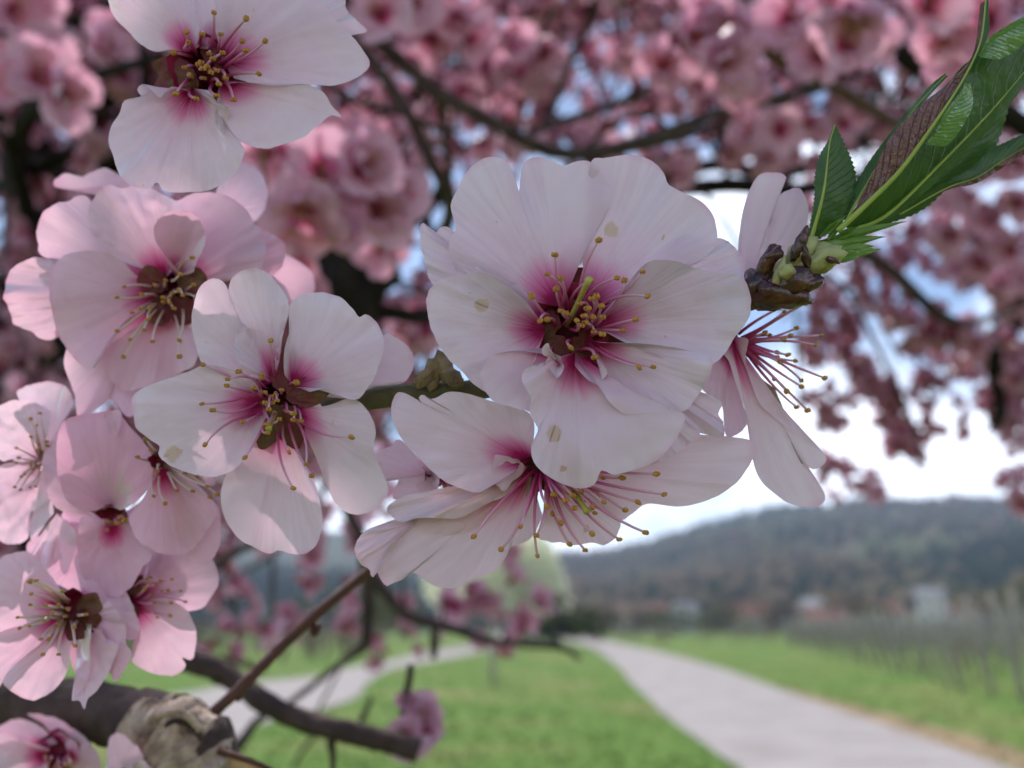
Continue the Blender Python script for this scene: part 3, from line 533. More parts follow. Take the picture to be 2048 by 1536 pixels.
F7b = blossom('small rose blossom half hidden under the flat open blossom, showing pale dangling stamens', cp(15, [(985, 560)])[0], .161, 26, ROSE, face=(.2, 1))
for i, (o, kw) in enumerate([
    ([(1000,640),(1150,720),(1300,800),(1352,880),(1356,1000),(1342,1092),(1290,1180),(1180,1190),(1060,1100)], dict(dt=4, ruf=.4)),
    ([(940,640),(880,800),(800,890),(808,962),(850,1052),(932,1102),(1020,1132),(1112,1142),(1182,1112),(1222,1052),(1292,952),(1332,880),(1300,800),(1180,680),(1040,620)], dict(dt=1.5, ruf=.6, cup=.8)),
    ]): petal(F7b, cp(15, o), seed=750+i, **kw)
stamens(F7b, cp(15, [(945,775),(1015,820),(1085,740),(1185,745),(1275,715),(1290,780),(1335,765),(1140,630),(1210,650),(965,620),(895,425),(925,490),(845,535)]), seed=23, fm='filament_pale', lift=(-5, -1), root_r=14, size=.72, thick=.8)

F8 = blossom('crumpled pale blossom with scattered ochre anthers beside the hood shaped rose petal', cp(15, [(270, 560)])[0], .176, 30, (1, .96, .98), cup=False)
for i, (o, kw) in enumerate([
    ([(280,480),(180,300),(112,170),(112,132),(182,92),(272,70),(352,80),(418,112),(450,210),(390,300),(340,450)], dict(v0=.25, dt=1, ruf=.8)),
    ([(260,640),(150,690),(30,660),(-60,700),(-120,860),(-60,1020),(0,1052),(72,1072),(172,1032),(180,900),(260,830),(330,760),(320,640)], dict(v0=.25, dt=.5, ruf=1.6, scal=1.5, crum=.7)),
    ([(270,480),(310,330),(300,240),(170,190),(62,195),(-40,240),(-120,330),(-100,480),(20,560),(60,545),(150,590),(230,600)], dict(v0=.25, dt=-2, ruf=1.2, scal=1.2, crum=.5)),
    ([(280,600),(200,560),(80,560),(0,580),(-80,640),(-40,740),(60,760),(180,740),(270,680)], dict(v0=.25, dt=-3, ruf=1.2)),
    ([(330,800),(300,808),(250,842),(200,882),(178,990),(200,1060),(240,1000),(290,930),(330,880)], dict(dt=-4, ruf=.5, scal=.3, d_base=-3, v0=.6)),
    ([(350,900),(442,958),(478,1010),(472,1092),(442,1182),(402,1258),(374,1222),(382,1150),(330,1202),(230,1243),(170,1212),(164,1170),(210,1100),(250,1010),(308,938)], dict(dt=-6, ruf=.9, scal=.4, d_base=-4, v0=.6, base=cp(15, [(350,880)])[0])),
    ]): petal(F8, cp(15, o), seed=800+i, **kw)
stamens(F8, cp(15, [(245,265),(190,300),(225,340),(190,410),(100,480),(235,455),(290,440),(235,490),(115,540),(100,570),(195,585),(245,580),(130,655),(150,640),(90,720),(125,735),(185,720),(220,715),(205,610),(290,465)]), seed=25, lift=(-8, -5), rootd=-1, size=.62, thick=.55, fm='filament_pale')

F9 = blossom('wide pink blossom with long straw coloured stamens just above the thick branch', cp(6, [(370, 730)])[0], .166, 44, PINK)
for i, (o, kw) in enumerate([
    ([(430,640),(380,480),(420,430),(560,480),(640,620),(720,830),(660,880),(560,820),(450,760)], dict(dt=4, ruf=.5)),
    ([(400,800),(360,900),(370,1010),(400,1060),(450,1080),(520,1010),(600,900),(640,860),(560,780)], dict(dt=2.5, ruf=.5, tint=(1,.92,.95))),
    ([(330,650),(240,520),(150,432),(60,440),(0,462),(-80,560),(-90,700),(-20,830),(100,850),(250,790)], dict(dt=1.0, ruf=.7)),
    ([(280,760),(120,800),(0,840),(-90,930),(-100,1060),(-20,1130),(20,1080),(60,1030),(200,960),(320,850)], dict(dt=0, ruf=.6)),
    ([(310,800),(180,920),(62,1022),(18,1090),(58,1142),(130,1182),(192,1187),(262,1152),(322,1092),(356,1022),(362,940),(370,830)], dict(dt=-2, ruf=.6, cup=-.6, tint=(1,1.06,1.04))),
    ([(470,800),(462,930),(468,1000),(452,1080),(420,1140),(366,1190),(408,1192),(432,1236),(452,1182),(502,1132),(560,1042),(592,962),(610,895),(560,900),(520,830)], dict(dt=-4, ruf=.8, scal=.3, v0=.25, crum=.5)),
    ([(600,780),(580,900),(602,980),(572,1062),(600,1088),(662,992),(672,940),(645,895),(640,800),(560,680)], dict(dt=-3, ruf=.5, scal=.3, v0=.25)),
    ]): petal(F9, cp(6, o), seed=900+i, **kw)
sepals(F9, (20, 330, 280), length=1.35, d=-1, tipd=-2)
stamens(F9, cp(6, [(160,575),(185,575),(160,645),(150,585),(155,700),(235,700),(90,765),(100,820),(150,810),(210,875),(250,875),(220,955),(300,955),(225,780),(240,760),(385,910),(440,750),(380,815),(300,800),(320,630),(300,700),(330,760),(270,740),(345,720)]), seed=27, fm='filament_pale', lift=(-11, -5), rootd=-2, thick=.95, size=.68)
F10 = blossom('half turned pink blossom tucked between the wide pink one and the hood shaped petal', cp(6, [(660, 665)])[0], .174, 30, PINK, face=(.8, 0))
for i, (o, kw) in enumerate([
    ([(700,560),(800,430),(960,440),(1090,470),(1118,580),(1082,652),(1040,712),(940,730),(800,680)], dict(dt=3, ruf=.5)),
    ([(680,560),(640,420),(760,350),(900,420),(960,540),(860,640)], dict(dt=4, ruf=.4)),
    ([(680,700),(640,780),(720,850),(690,960),(678,992),(740,1032),(850,1066),(920,1052),(952,1012),(934,966),(982,982),(1005,900),(992,800),(950,720),(820,650)], dict(dt=0, ruf=.6, tint=(1,1.04,1.02))),
    ]): petal(F10, cp(6, o), seed=950+i, **kw)
sepals(F10, (280, 60, 170), length=1.75, d=-1, tipd=-2)
stamens(F10, cp(6, [(770,560),(820,575),(880,570),(925,630),(950,685),(875,690),(870,755),(805,765),(830,630),(760,590),(740,620),(780,640),(800,600),(750,570),(860,625),(790,690)]), seed=29, lift=(-6, -1), root_r=10, size=.66, thick=.8)

F11 = blossom('dark centred blossom peeping out below the thick branch', cp(18, [(420, 960)])[0], .205, 44, ROSE)
for i, (o, kw) in enumerate([
    ([(420,900),(300,780),(120,720),(0,780),(-80,900),(-20,960),(200,960),(380,960)], dict(dt=2, ruf=.6)),
    ([(440,880),(330,730),(200,690),(300,690),(420,720),(540,800),(640,900),(560,940)], dict(dt=3, ruf=.6)),
    ([(480,900),(560,820),(640,870),(700,950),(738,1050),(730,1160),(640,1200),(520,1120),(460,1000)], dict(dt=1, ruf=.6)),
    ([(360,940),(200,900),(60,850),(-60,840),(-150,960),(-100,1200),(120,1300),(280,1200),(380,1020)], dict(dt=-2, ruf=.8, tint=(1,1.12,1.08))),
    ]): petal(F11, cp(18, o), seed=1000+i, **kw)
stamens(F11, cp(18, [(430,1050),(380,1010),(330,1000),(500,1000),(450,1090),(480,1060),(400,1080),(520,1050),(350,1050)]), seed=31, lift=(-6, -3), size=.7)
F12 = blossom('two pale petals of a blossom standing against the rough pale bark', cp(18, [(900, 1130)])[0], .195, 24, PINK, cup=False)
for i, (o, kw) in enumerate([
    ([(800,1140),(775,1060),(800,880),(830,832),(880,835),(970,890),(1030,960),(1050,1020),(1020,1100),(960,1160)], dict(v0=.4, dt=-1, ruf=.8)),
    ([(960,1150),(980,1060),(1030,1020),(1080,1060),(1120,1110),(1080,1180)], dict(v0=.4, dt=-3, ruf=.4)),
    ]): petal(F12, cp(18, o), seed=1050+i, **kw)
F13 = blossom('sunlit backs of petals behind the full rose tinted blossom', cp(2, [(980, 300)])[0], .188, 30, PINK, cup=False)
for i, (c, o, kw) in enumerate([
    (2, [(990,240),(1010,130),(1062,50),(1122,8),(1192,30),(1232,90),(1242,170),(1222,240),(1182,282),(1080,290)], dict(v0=.4, dt=-2, ruf=.7, tint=(1,1.08,1.05))),
    (1, [(700,900),(450,960),(290,960),(285,920),(340,890),(420,905),(480,880),(540,860),(620,900),(760,930)], dict(v0=.4, dt=2, ruf=.6)),
    (2, [(1000,320),(1150,330),(1300,420),(1400,480),(1460,540),(1440,640),(1300,640),(1100,460)], dict(v0=.4, dt=4, ruf=.5, tint=(1,.95,.92))),
    (2, [(1220,600),(1290,570),(1330,590),(1352,640),(1345,680),(1310,660),(1250,640)], dict(v0=.4, dt=-4, ruf=.3)),
    ]): petal(F13, cp(c, o), seed=1100+i, **kw)
F14 = blossom('small folded blossom tucked behind the hanging blossom, its stamens barely showing', cp(4, [(700, 640)])[0], .158, 30, (1, .92, .94), face=(.6, .6))
for i, (o, kw) in enumerate([
    ([(690,600),(600,540),(540,480),(500,458),(468,490),(420,512),(360,550),(310,602),(284,640),(310,676),(380,682),(450,672),(560,660)], dict(v0=.4, dt=-2, ruf=.7, cup=-1)),
    ([(640,620),(560,600),(500,680),(480,760),(560,780),(680,740),(720,680)], dict(v0=.4, dt=1, ruf=.6)),
    ([(660,640),(600,575),(640,560),(690,590),(720,650),(690,720),(620,740),(590,690)], dict(v0=.4, dt=-3, ruf=.5, tint=(1,.95,.95))),
    ]): petal(F14, cp(4, o), seed=1150+i, **kw)
stamens(F14, cp(4, [(800,720),(830,725),(770,715),(740,700),(850,730)]), seed=33, lift=(-3, 0), root_r=12)
# ------------------------------------------------------------------ near twigs and the leaf shoot
def px_tube(name, pts, mat_, parent=None, n=10, rough=.15, seed=0, samples=28):
    """pts: (x, y, depth, diameter in photograph pixels)"""
    q = catmull([(x, y, d*1000, w) for x, y, d, w in pts], samples)
    return tube(name, [P(a[0], a[1], a[2]/1000) for a in q], [a[3]*.5*a[2]/1000/FPX for a in q], mat_, parent, n, rough, seed)
gt = tag(px_tube('green_twig', [(640,815,.155,44),(760,795,.154,46),(880,782,.1535,44),(960,778,.1535,42),(1150,735,.1535,44),(1350,650,.152,46),(1500,590,.149,54),(1580,555,.147,60)], M['twig_green'], seed=2), 'olive green twig running behind the large ruffled blossom to the leaf shoot', 'twig')
bb = tag(empty('dry_bud', P(875, 745, .1515)), 'dry brown bud husk sitting on the olive green twig', 'bud')
for i, (x, y, w, h, a) in enumerate([(868,742,22,34,.3),(890,735,20,30,-.4),(850,755,18,24,.9),(905,755,20,22,-.9)]):
    q = (UP*math.cos(a)+RT*math.sin(a))
    v, f, u = blob_data(P(x, y, .1515-.0006*i)-bb.location, (w*.151/FPX, w*.151/FPX*.8, h*.151/FPX), 12, 9, q, .5, i)
    mesh('bud_scale', v, f, M['dry_bud'], bb, uv=u)
tb = tag(px_tube('thick_branch', [(-160,1370,.232,150),(0,1405,.225,128),(110,1415,.22,118),(200,1425,.215,116),(270,1445,.21,126),(320,1470,.207,170),(365,1510,.205,190),(400,1600,.203,180),(430,1720,.2,170)], M['bark'], n=20, rough=.22, seed=5, samples=60), 'thick dark branch with a pale knobbly cut end under the pink blossoms', 'branch')
# pale scarred collar of the branch, with wrinkles
co = px_tube('bark_collar', [(282,1452,.2075,120),(305,1465,.206,152),(335,1478,.205,176),(358,1500,.204,186),(380,1540,.203,180),(400,1610,.202,176)], M['bark_pale'], tb, n=36, rough=.16, seed=9, samples=60)
for i, pts in enumerate([[(300,1440),(340,1425),(375,1432),(402,1462)], [(320,1462),(352,1442),(385,1452),(404,1482)], [(335,1500),(372,1480),(400,1500),(412,1530)], [(350,1540),(380,1510),(412,1530),(420,1570)]]):
    px_tube('bark_wrinkle', [(x, y, .197+.0011*i, 15) for x, y in pts], M['bark_pale'] if i % 2 == 0 else M['bark'], tb, n=10, rough=.5, seed=i*3+20, samples=22)
sh = tag(px_tube('split_bark', [(400,1490,.2,14),(450,1505,.2,14),(520,1530,.2,12),(600,1570,.2,12)], M['twig_red'], None, n=8, rough=.2), 'reddish brown strip of bark split from the thick branch end', 'bark strip')
v = [P(410,1500,.2005), P(470,1518,.2005), P(540,1545,.2005), P(620,1600,.2005), P(520,1640,.203), P(430,1620,.204), P(405,1560,.204)]
mesh('split_wood', v+[p+FWD*.002 for p in v], [tuple(range(7)), tuple(range(13, 6, -1))]+[(i, (i+1) % 7, 7+(i+1) % 7, 7+i) for i in range(7)], M['cutwood'], sh, smooth=False)
tag(px_tube('bare_twig', [(398,1458,.207,34),(412,1440,.208,24),(480,1376,.212,24),(560,1296,.218,22),(640,1222,.222,22),(700,1172,.226,21),(765,1118,.23,18)], M['twig_red'], n=10, rough=.16, seed=31, samples=50), 'thin bare reddish brown twig slanting up from the thick branch', 'twig')
px = px_tube
nb = bpy.data.objects['bare_twig']
for i, (x, y, d, r) in enumerate([(632,1258,.2215,11),(478,1392,.212,9),(405,1462,.206,18)]):
    v, f, u = blob_data(P(x, y, d), (r*d/FPX, r*d/FPX, r*1.3*d/FPX), 10, 8, UP+RT*.7, .4, i); mesh('bud', v, f, M['twig_red'], nb, uv=u)

# leaf: midrib with a blade on each side; widths come from the traced edges
def leaf(parent, mid, left, right, mats, d, serr=1.0, n=56, ribw=7, seed=0, wave=.3):
    """mid/left/right: polylines (x, y, depth offset mm) from base to tip"""
    o0 = parent.location
    Mi, Le, Ri = (catmull([(a[0], a[1], a[2]) for a in L], n) for L in (mid, left, right))
    def blade(E, mt, sgn, root):
        K = 7; vs, uv, fs = [], [], []
        for i in range(n):
            t = i/(n-1); e = E[i].copy(); m = Mi[i]
            dv = e[:2]-m[:2]; L = np.linalg.norm(dv)+1e-6
            saw = ((i*.5) % 1.0)*5.0*serr*min(1, L/25)
            e[:2] = e[:2]+dv/L*saw
            for k in range(K):
                s = k/(K-1); p = m+(e-m)*s
                dz = p[2]-1.1*math.sin(math.pi*s)*min(1, L/60)*.35 + wave*s*math.sin(9*t+seed)+.25*noise.noise(Vector((t*14, s*3, seed)))*s
                vs.append(P(p[0], p[1], d+dz*.001)-o0); uv.append((.5+sgn*.5*s, t))
        for i in range(n-1):
            for k in range(K-1): a = i*K+k; fs.append((a, a+1, a+K+1, a+K))
        return mesh('leaf' if root is None else 'blade', vs, fs, mt, parent if root is None else root, uv=uv)
    lf = blade(Le, mats[0], -1, None)
    blade(Ri, mats[1], 1, lf)
    if ribw:
        tube('midrib', [P(a[0], a[1], d+(a[2]-.7)*.001)-o0 for a in Mi], [max(.25, 1-i/n)*ribw*.5*d/FPX for i in range(n)], M['leaf_rib'], lf, 7)
    return lf
LS = tag(empty('leaf_shoot', P(1590, 545, .1465)), 'young green leaf shoot with folded red backed leaves breaking from dark bud scales', 'leaf shoot')
def c5(pts): return [tuple(p) for p in cp(5, pts)]
GL, SH_, RD = M['leaf'], M['leaf_shiny'], M['leaf_red']
# serrated leaf at the back
leaf(LS, c5([(830,1080,4),(1000,960,5),(1200,780,6),(1350,620,7),(1480,460,8)]), c5([(820,1070,4),(960,900,4),(1150,700,5),(1300,540,6),(1480,455,8)]), c5([(860,1090,4),(1060,1010,6),(1190,900,7),(1320,820,8),(1420,700,8),(1500,440,8)]), (GL, GL), .1475, 1.3, ribw=5, seed=1)
# narrow leaf turned edge on
leaf(LS, c5([(960,1030,3),(1180,905,4),(1330,850,5),(1470,760,6),(1640,660,7)]), c5([(960,1028,3),(1180,880,4),(1310,800,5),(1420,705,6),(1640,615,7)]), c5([(960,1035,3),(1180,915,4),(1330,878,5),(1480,788,6),(1640,700,7)]), (GL, RD), .1470, .5, ribw=4, seed=2)
# second large leaf, dark blade
leaf(LS, c5([(720,1110,1),(900,1030,1.5),(1150,790,2),(1400,530,3),(1600,290,4),(1700,150,5)]), c5([(690,1080,1),(800,930,0),(1010,690,0),(1240,340,1),(1430,230,2),(1700,150,5)]), c5([(730,1120,1),(930,1040,2),(1180,830,3),(1440,560,4),(1620,310,5),(1700,150,5)]), (GL, GL), .1455, .5, ribw=9, seed=3)
# its glossy light green underside
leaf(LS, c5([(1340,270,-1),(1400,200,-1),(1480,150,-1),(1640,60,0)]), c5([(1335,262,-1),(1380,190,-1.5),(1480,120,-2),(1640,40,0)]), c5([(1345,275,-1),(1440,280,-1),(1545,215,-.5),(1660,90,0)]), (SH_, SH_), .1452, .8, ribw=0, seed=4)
# folded front leaf: red back on one side, glossy lobe on the other
leaf(LS, c5([(660,1110,0),(800,980,-1),(960,820,-2),(1120,600,-3),(1240,420,-3),(1320,270,-3),(1355,160,-3),(1372,0,-2)]), c5([(655,1100,0),(740,1010,-.5),(830,830,-1),(925,640,-1.4),(1080,490,-1.6),(1200,390,-2),(1310,260,-3),(1345,20,-2)]), c5([(665,1115,0),(810,985,-1),(975,812,-2.4),(1132,600,-3.4),(1250,425,-3.4),(1330,275,-3.2),(1385,165,-3),(1385,0,-2)]), (RD, GL), .1440, .25, ribw=13, seed=5, wave=.15)
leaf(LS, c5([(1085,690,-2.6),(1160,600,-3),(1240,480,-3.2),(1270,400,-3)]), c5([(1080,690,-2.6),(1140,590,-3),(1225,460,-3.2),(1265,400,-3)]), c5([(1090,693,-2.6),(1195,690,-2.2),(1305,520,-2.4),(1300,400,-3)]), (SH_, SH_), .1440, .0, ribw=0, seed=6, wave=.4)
leaf(LS, c5([(700,1060,1),(850,800,1.5),(1000,560,2),(1100,440,2),(1180,360,2)]), c5([(690,1050,1),(760,860,2),(920,630,2.5),(1085,430,2.5),(1180,350,2)]), c5([(700,1060,1),(870,800,1),(1010,570,1),(1110,450,1),(1190,365,2)]), (GL, GL), .1450, .8, ribw=6, seed=7)
# small leaf standing up
leaf(LS, c5([(530,1160,0),(575,1000,-.5),(600,880,-.6),(622,690,-.5),(648,600,0)]), c5([(515,1150,0),(550,960,.2),(552,870,.6),(572,760,.6),(612,680,.3),(645,598,0)]), c5([(545,1165,0),(680,1060,.4),(742,890,.8),(735,800,.8),(690,690,.4),(652,602,0)]), (GL, GL), .1455, 1.7, ribw=9, seed=8)
# fringed stipules
for i, (a, b, w) in enumerate([((560,1160),(1000,1060),26),((540,1180),(895,1135),34),((600,1200),(840,1180),36),((620,1230),(872,1195),34),((590,1240),(800,1215),40),((600,1170),(700,1030),22),((560,1150),(690,1040),20),((640,1150),(760,1085),24)]):
    A, B = np.array(a, float), np.array(b, float); u = (B-A)/np.linalg.norm(B-A); wv = np.array((-u[1], u[0]))*w
    mid = [(*A, 0), (*(A+(B-A)*.5+wv*.2), -.6), (*B, -.5-.3*i)]
    le = [(*A, .2), (*(A+(B-A)*.5-wv*.7), .2-.2*i), (*B, -.5-.3*i)]; ri = [(*A, .2), (*(A+(B-A)*.45+wv*.8), .2-.2*i), (*B, -.5-.3*i)]
    lf = leaf(LS, c5(mid), c5(le), c5(ri), (M['stipule'], M['stipule']), .1448, .9, n=30, ribw=0, seed=20+i, wave=.2); lf.name = 'stipule'
tube('stem', [P(x, y, dd)-LS.location for x, y, dd in [(1560,560,.147),(1600,535,.1465),(1640,510,.146),(1680,500,.146)]], [.0022, .0024, .0024, .0016], M['scale_pale'], LS, 14, .15)
def bud_scale(x, y, rx, ry, ang, d, m, seed):
    ax = RT*math.cos(ang)+UP*math.sin(ang); rx *= 1.22; ry *= 1.22
    v, f, u = blob_data(P(x, y, d)-LS.location, (ry*d/FPX, ry*d/FPX*.8, rx*d/FPX), 16, 12, ax, .38, seed)
    mesh('bud_scale', v, f, M[m], LS, uv=u)
for i, a in enumerate([(1510,575,34,34,.9,.1445,'scale'),(1535,590,36,30,-.4,.143,'scale'),(1568,592,42,24,-.1,.1425,'scale'),(1588,562,34,26,.25,.1418,'scale'),(1536,524,30,16,1.1,.1425,'scale'),(1546,512,18,14,.6,.142,'scale'),(1612,570,30,18,.4,.142,'scale'),(1555,556,34,10,1.2,.1415,'scale_pale'),(1596,512,36,24,.9,.1440,'scale_pale'),(1640,522,44,24,.4,.1436,'scale_pale'),(1572,545,14,16,.6,.1406,'scale_pale'),(1598,492,30,12,1.15,.1424,'scale'),(1612,515,22,8,-1.3,.1420,'scale'),(1665,520,12,6,-.3,.1418,'scale')]):
    bud_scale(*a, seed=i*2.3)
# ------------------------------------------------------------------ ground, paths, vineyard, houses, hills
def polygon_sheet(name, near, far, z, m, n=60):
    A = catmull([tuple(G(x, y)[:2]) for x, y in near], n); B = catmull([tuple(G(x, y)[:2]) for x, y in far], n)
    vs, fs = [], []
    for i in range(n):
        for k in range(5):
            p = A[i]+(B[i]-A[i])*k/4
            e = .12*noise.noise(Vector((p[0]*.9, p[1]*.9, 3))) if k in (0, 4) else 0
            vs.append((p[0]+e, p[1]+e, z))
    for i in range(n-1):
        for k in range(4): a = i*5+k; fs.append((a, a+1, a+6, a+5))
    return structure(mesh(name, vs, fs, m))
def ground_material():
    m, n, l = mat('grass_ground'); out = n.new('ShaderNodeOutputMaterial'); b = n.new('ShaderNodeBsdfPrincipled')
    tc = n.new('ShaderNodeTexCoord')
    n1 = n.new('ShaderNodeTexNoise'); n1.inputs['Scale'].default_value = .28; n1.inputs['Detail'].default_value = 6; l.new(tc.outputs['Object'], n1.inputs['Vector'])
    n2 = n.new('ShaderNodeTexNoise'); n2.inputs['Scale'].default_value = 3.2; n2.inputs['Detail'].default_value = 6; l.new(tc.outputs['Object'], n2.inputs['Vector'])
    r2 = ramp(n, [(.3, (.055, .105, .018)), (.5, (.085, .155, .026)), (.7, (.14, .20, .045))]); l.new(n2.outputs[0], r2.inputs[0])
    r1 = ramp(n, [(.50, (0, 0, 0)), (.72, (.8, .8, .8))]); l.new(n1.outputs[0], r1.inputs[0])
    mx = n.new('ShaderNodeMixRGB'); mx.inputs[2].default_value = (.24, .19, .09, 1); l.new(r1.outputs[0], mx.inputs[0]); l.new(r2.outputs[0], mx.inputs[1])
    l.new(mx.outputs[0], b.inputs['Base Color']); b.inputs['Roughness'].default_value = .95; b.inputs['Specular IOR Level'].default_value = .1
    bp = n.new('ShaderNodeBump'); bp.inputs['Strength'].default_value = .7; bp.inputs['Distance'].default_value = .08; l.new(n2.outputs[0], bp.inputs['Height']); l.new(bp.outputs[0], b.inputs['Normal'])
    l.new(b.outputs[0], out.inputs[0]); return m
M['ground'] = ground_material()
M['path'] = noisy('path_gravel', [(.235, .21, .20), (.30, .27, .26), (.35, .32, .31)], scale=1.1, rough=.95, spec=.1, bump=.4, bscale=40, bdist=.02)
M['soil'] = noisy('bare_soil', [(.20, .14, .085), (.30, .22, .13)], scale=2, rough=.95, spec=.1, bump=.5, bscale=25, bdist=.03)
structure(mesh('ground', [(-6000, -6000, 0), (6000, -6000, 0), (6000, 6000, 0), (-6000, 6000, 0)], [(0, 1, 2, 3)], M['ground'], smooth=False))
R_NEAR = [(1900,1860),(1660,1670),(1480,1540),(1400,1482),(1330,1428),(1262,1366),(1222,1322),(1160,1288),(1080,1278),(960,1274)]
R_FAR = [(2700,1820),(2320,1665),(2060,1550),(1860,1482),(1700,1428),(1560,1378),(1400,1325),(1262,1292),(1150,1273),(1000,1266)]
polygon_sheet('path', R_NEAR, R_FAR, .008, M['path'])
polygon_sheet('path_verge', [(x*1.0, y) for x, y in R_FAR[:6]], [(3000,1835),(2500,1672),(2190,1556),(1990,1486),(1790,1432),(1580,1378)], .004, M['soil'])
L_NEAR = cp(17, [(-400,1290),(0,1200),(180,1170),(350,1085),(600,1030),(800,965),(860,890),(980,815),(1200,775),(1480,722),(1700,690)])
L_FAR = cp(17, [(-400,985),(0,925),(160,900),(300,880),(600,850),(780,805),(960,775),(1150,728),(1300,700),(1480,684),(1700,668)])
sp = polygon_sheet('side_path', L_NEAR, L_FAR, .012, M['path'])

rng = np.random.default_rng(5)
def in_poly(pt, poly):
    x, y = pt; c = False; j = len(poly)-1
    for i in range(len(poly)):
        xi, yi = poly[i]; xj, yj = poly[j]
        if (yi > y) != (yj > y) and x < (xj-xi)*(y-yi)/(yj-yi+1e-12)+xi: c = not c
        j = i
    return c
POLYS = [[tuple(G(x, y)[:2]) for x, y in R_NEAR]+[tuple(G(x, y)[:2]) for x, y in R_FAR[::-1]], [tuple(G(x, y)[:2]) for x, y in L_NEAR]+[tuple(G(x, y)[:2]) for x, y in L_FAR[::-1]]]
# grass tufts
V, F = [], []
M['grass'] = noisy('grass_blades', [(.05, .11, .016), (.085, .165, .024), (.15, .19, .05), (.26, .22, .10)], scale=.3, rough=.8, spec=.15, bump=0)
cnt = 0
while cnt < 7000:
    d = 8*(6.5)**rng.random(); x = rng.uniform(-.62, .62)*d*1.1; y = math.sqrt(max(d*d-x*x, 1))
    if any(in_poly((x, y), q) for q in POLYS): continue
    cnt += 1; h = rng.uniform(.04, .10)
    for b in range(4):
        a = rng.uniform(0, 6.28); dx, dy = math.cos(a), math.sin(a); w = rng.uniform(.006, .014); l_ = h*rng.uniform(.6, 1.1); ox, oy = rng.normal(0, .04, 2); k = len(V)
        V += [(x+ox-dy*w, y+oy+dx*w, 0), (x+ox+dy*w, y+oy-dx*w, 0), (x+ox+dx*l_*.5, y+oy+dy*l_*.5, l_)]; F.append((k, k+1, k+2))
stuff(tag(mesh('grass', V, F, M['grass'], smooth=False), 'short spring grass growing beside the paths', 'grass'))

# vineyard
M['post'] = noisy('weathered_post', [(.22, .19, .15), (.34, .30, .25), (.44, .40, .34)], scale=9, rough=.9, spec=.2, bump=.4, bdist=.01, stretch=(4, 4, .6))
M['vine'] = noisy('vine_bark', [(.12, .09, .065), (.24, .19, .14)], scale=20, rough=.95, spec=.1, bump=.5, bdist=.01)
M['wire'] = noisy('wire', [(.25, .27, .30), (.36, .38, .42)], scale=4, rough=.5, bump=0)
def plain_mesh(name, v, f, m, u=None):
    me = bpy.data.meshes.new(name); me.from_pydata([tuple(x) for x in v], [], f); me.materials.append(m)
    me.polygons.foreach_set('use_smooth', [True]*len(me.polygons)); me.update(); return me
pv, pf, pu = tube_data([(0, 0, -.3), (0.01, 0, .7), (0, .01, 1.5), (0, 0, 2.15)], [.07, .068, .065, .06], 7, .1)
POST = plain_mesh('post', pv, pf, M['post'])
VINES = []
for s in range(4):
    r = random.Random(s)
    tr = [(0, 0, -.1)]
    for k in range(1, 6): tr.append((r.uniform(-.06, .06), r.uniform(-.06, .06), .15*k))
    parts = [tube_data(tr, [.045, .04, .035, .035, .03, .035], 6, .3, s)]
    for q in range(4):
        a = r.choice((-1, 1)); L = r.uniform(.4, .9)
        parts.append(tube_data([tr[-1], (a*L*.4, r.uniform(-.1, .1), .85+r.uniform(0, .15)), (a*L*.7, r.uniform(-.12, .12), 1.05+r.uniform(0, .2)), (a*L*r.uniform(.6, 1), r.uniform(-.15, .15), r.uniform(1.2, 1.75))], [.011, .008, .006, .003], 4))
    v, f, u = join(parts); VINES.append(plain_mesh('grapevine', v, f, M['vine']))
A0, B0 = G(1986, 1393), G(1600, 1296)
along = (B0-A0); along.z = 0; LA = along.length; along.normalize()
rowdir = Vector((along.y, -along.x, 0)); rowdir = (rowdir*.8+along*.6).normalized()
rz = math.atan2(rowdir.y, rowdir.x)
vine_spots = []; nrow = 26
for i in range(-2, nrow):
    s = i*2.15 if i < 12 else 12*2.15+(i-12)*3.4
    p0 = A0+along*s+Vector((noise.noise(Vector((i*1.3, 0, 0)))*.4, 0, 0))
    tr = tag(empty('vine_trellis', p0), 'row of leaning wooden vineyard posts and wires beside the gravel path', 'trellis', 'vineyard trellis rows')
    nlen = 7 if i < 10 else 4
    for k in range(nlen):
        o = link(bpy.data.objects.new('post', POST), tr); q = rowdir*(k*5.2); o.location = (q.x, q.y, 0)
        lean = -.28 if k == 0 else rng.uniform(-.05, .05)
        o.rotation_euler = (rng.uniform(-.04, .04), lean, rz); o.scale = (1, 1, rng.uniform(.92, 1.05))
    for h in (.85, 1.25, 1.75):
        e = rowdir*((nlen-1)*5.2)
        tube('wire', [(0, 0, h), tuple(e*.5+Vector((0, 0, h-.02))), tuple(e+Vector((0, 0, h)))], .006, M['wire'], tr, 4)
    for k in range(int((nlen-1)*5.2/1.7)):
        vine_spots.append(p0+rowdir*(1.0+k*1.7))
vine_spots.sort(key=lambda p: p.length)
for i, p in enumerate(vine_spots[:290]):
    o = link(bpy.data.objects.new('grapevine', VINES[i % 4])); o.location = (p.x, p.y, 0); o.rotation_euler = (0, 0, rz+(math.pi if i % 3 else 0)+rng.uniform(-.1, .1)); s = rng.uniform(.85, 1.15); o.scale = (s, s, s)
    tag(o, 'leafless pruned grapevine tied up in the trellis rows by the path', 'grapevine', 'grapevines in the trellis rows')
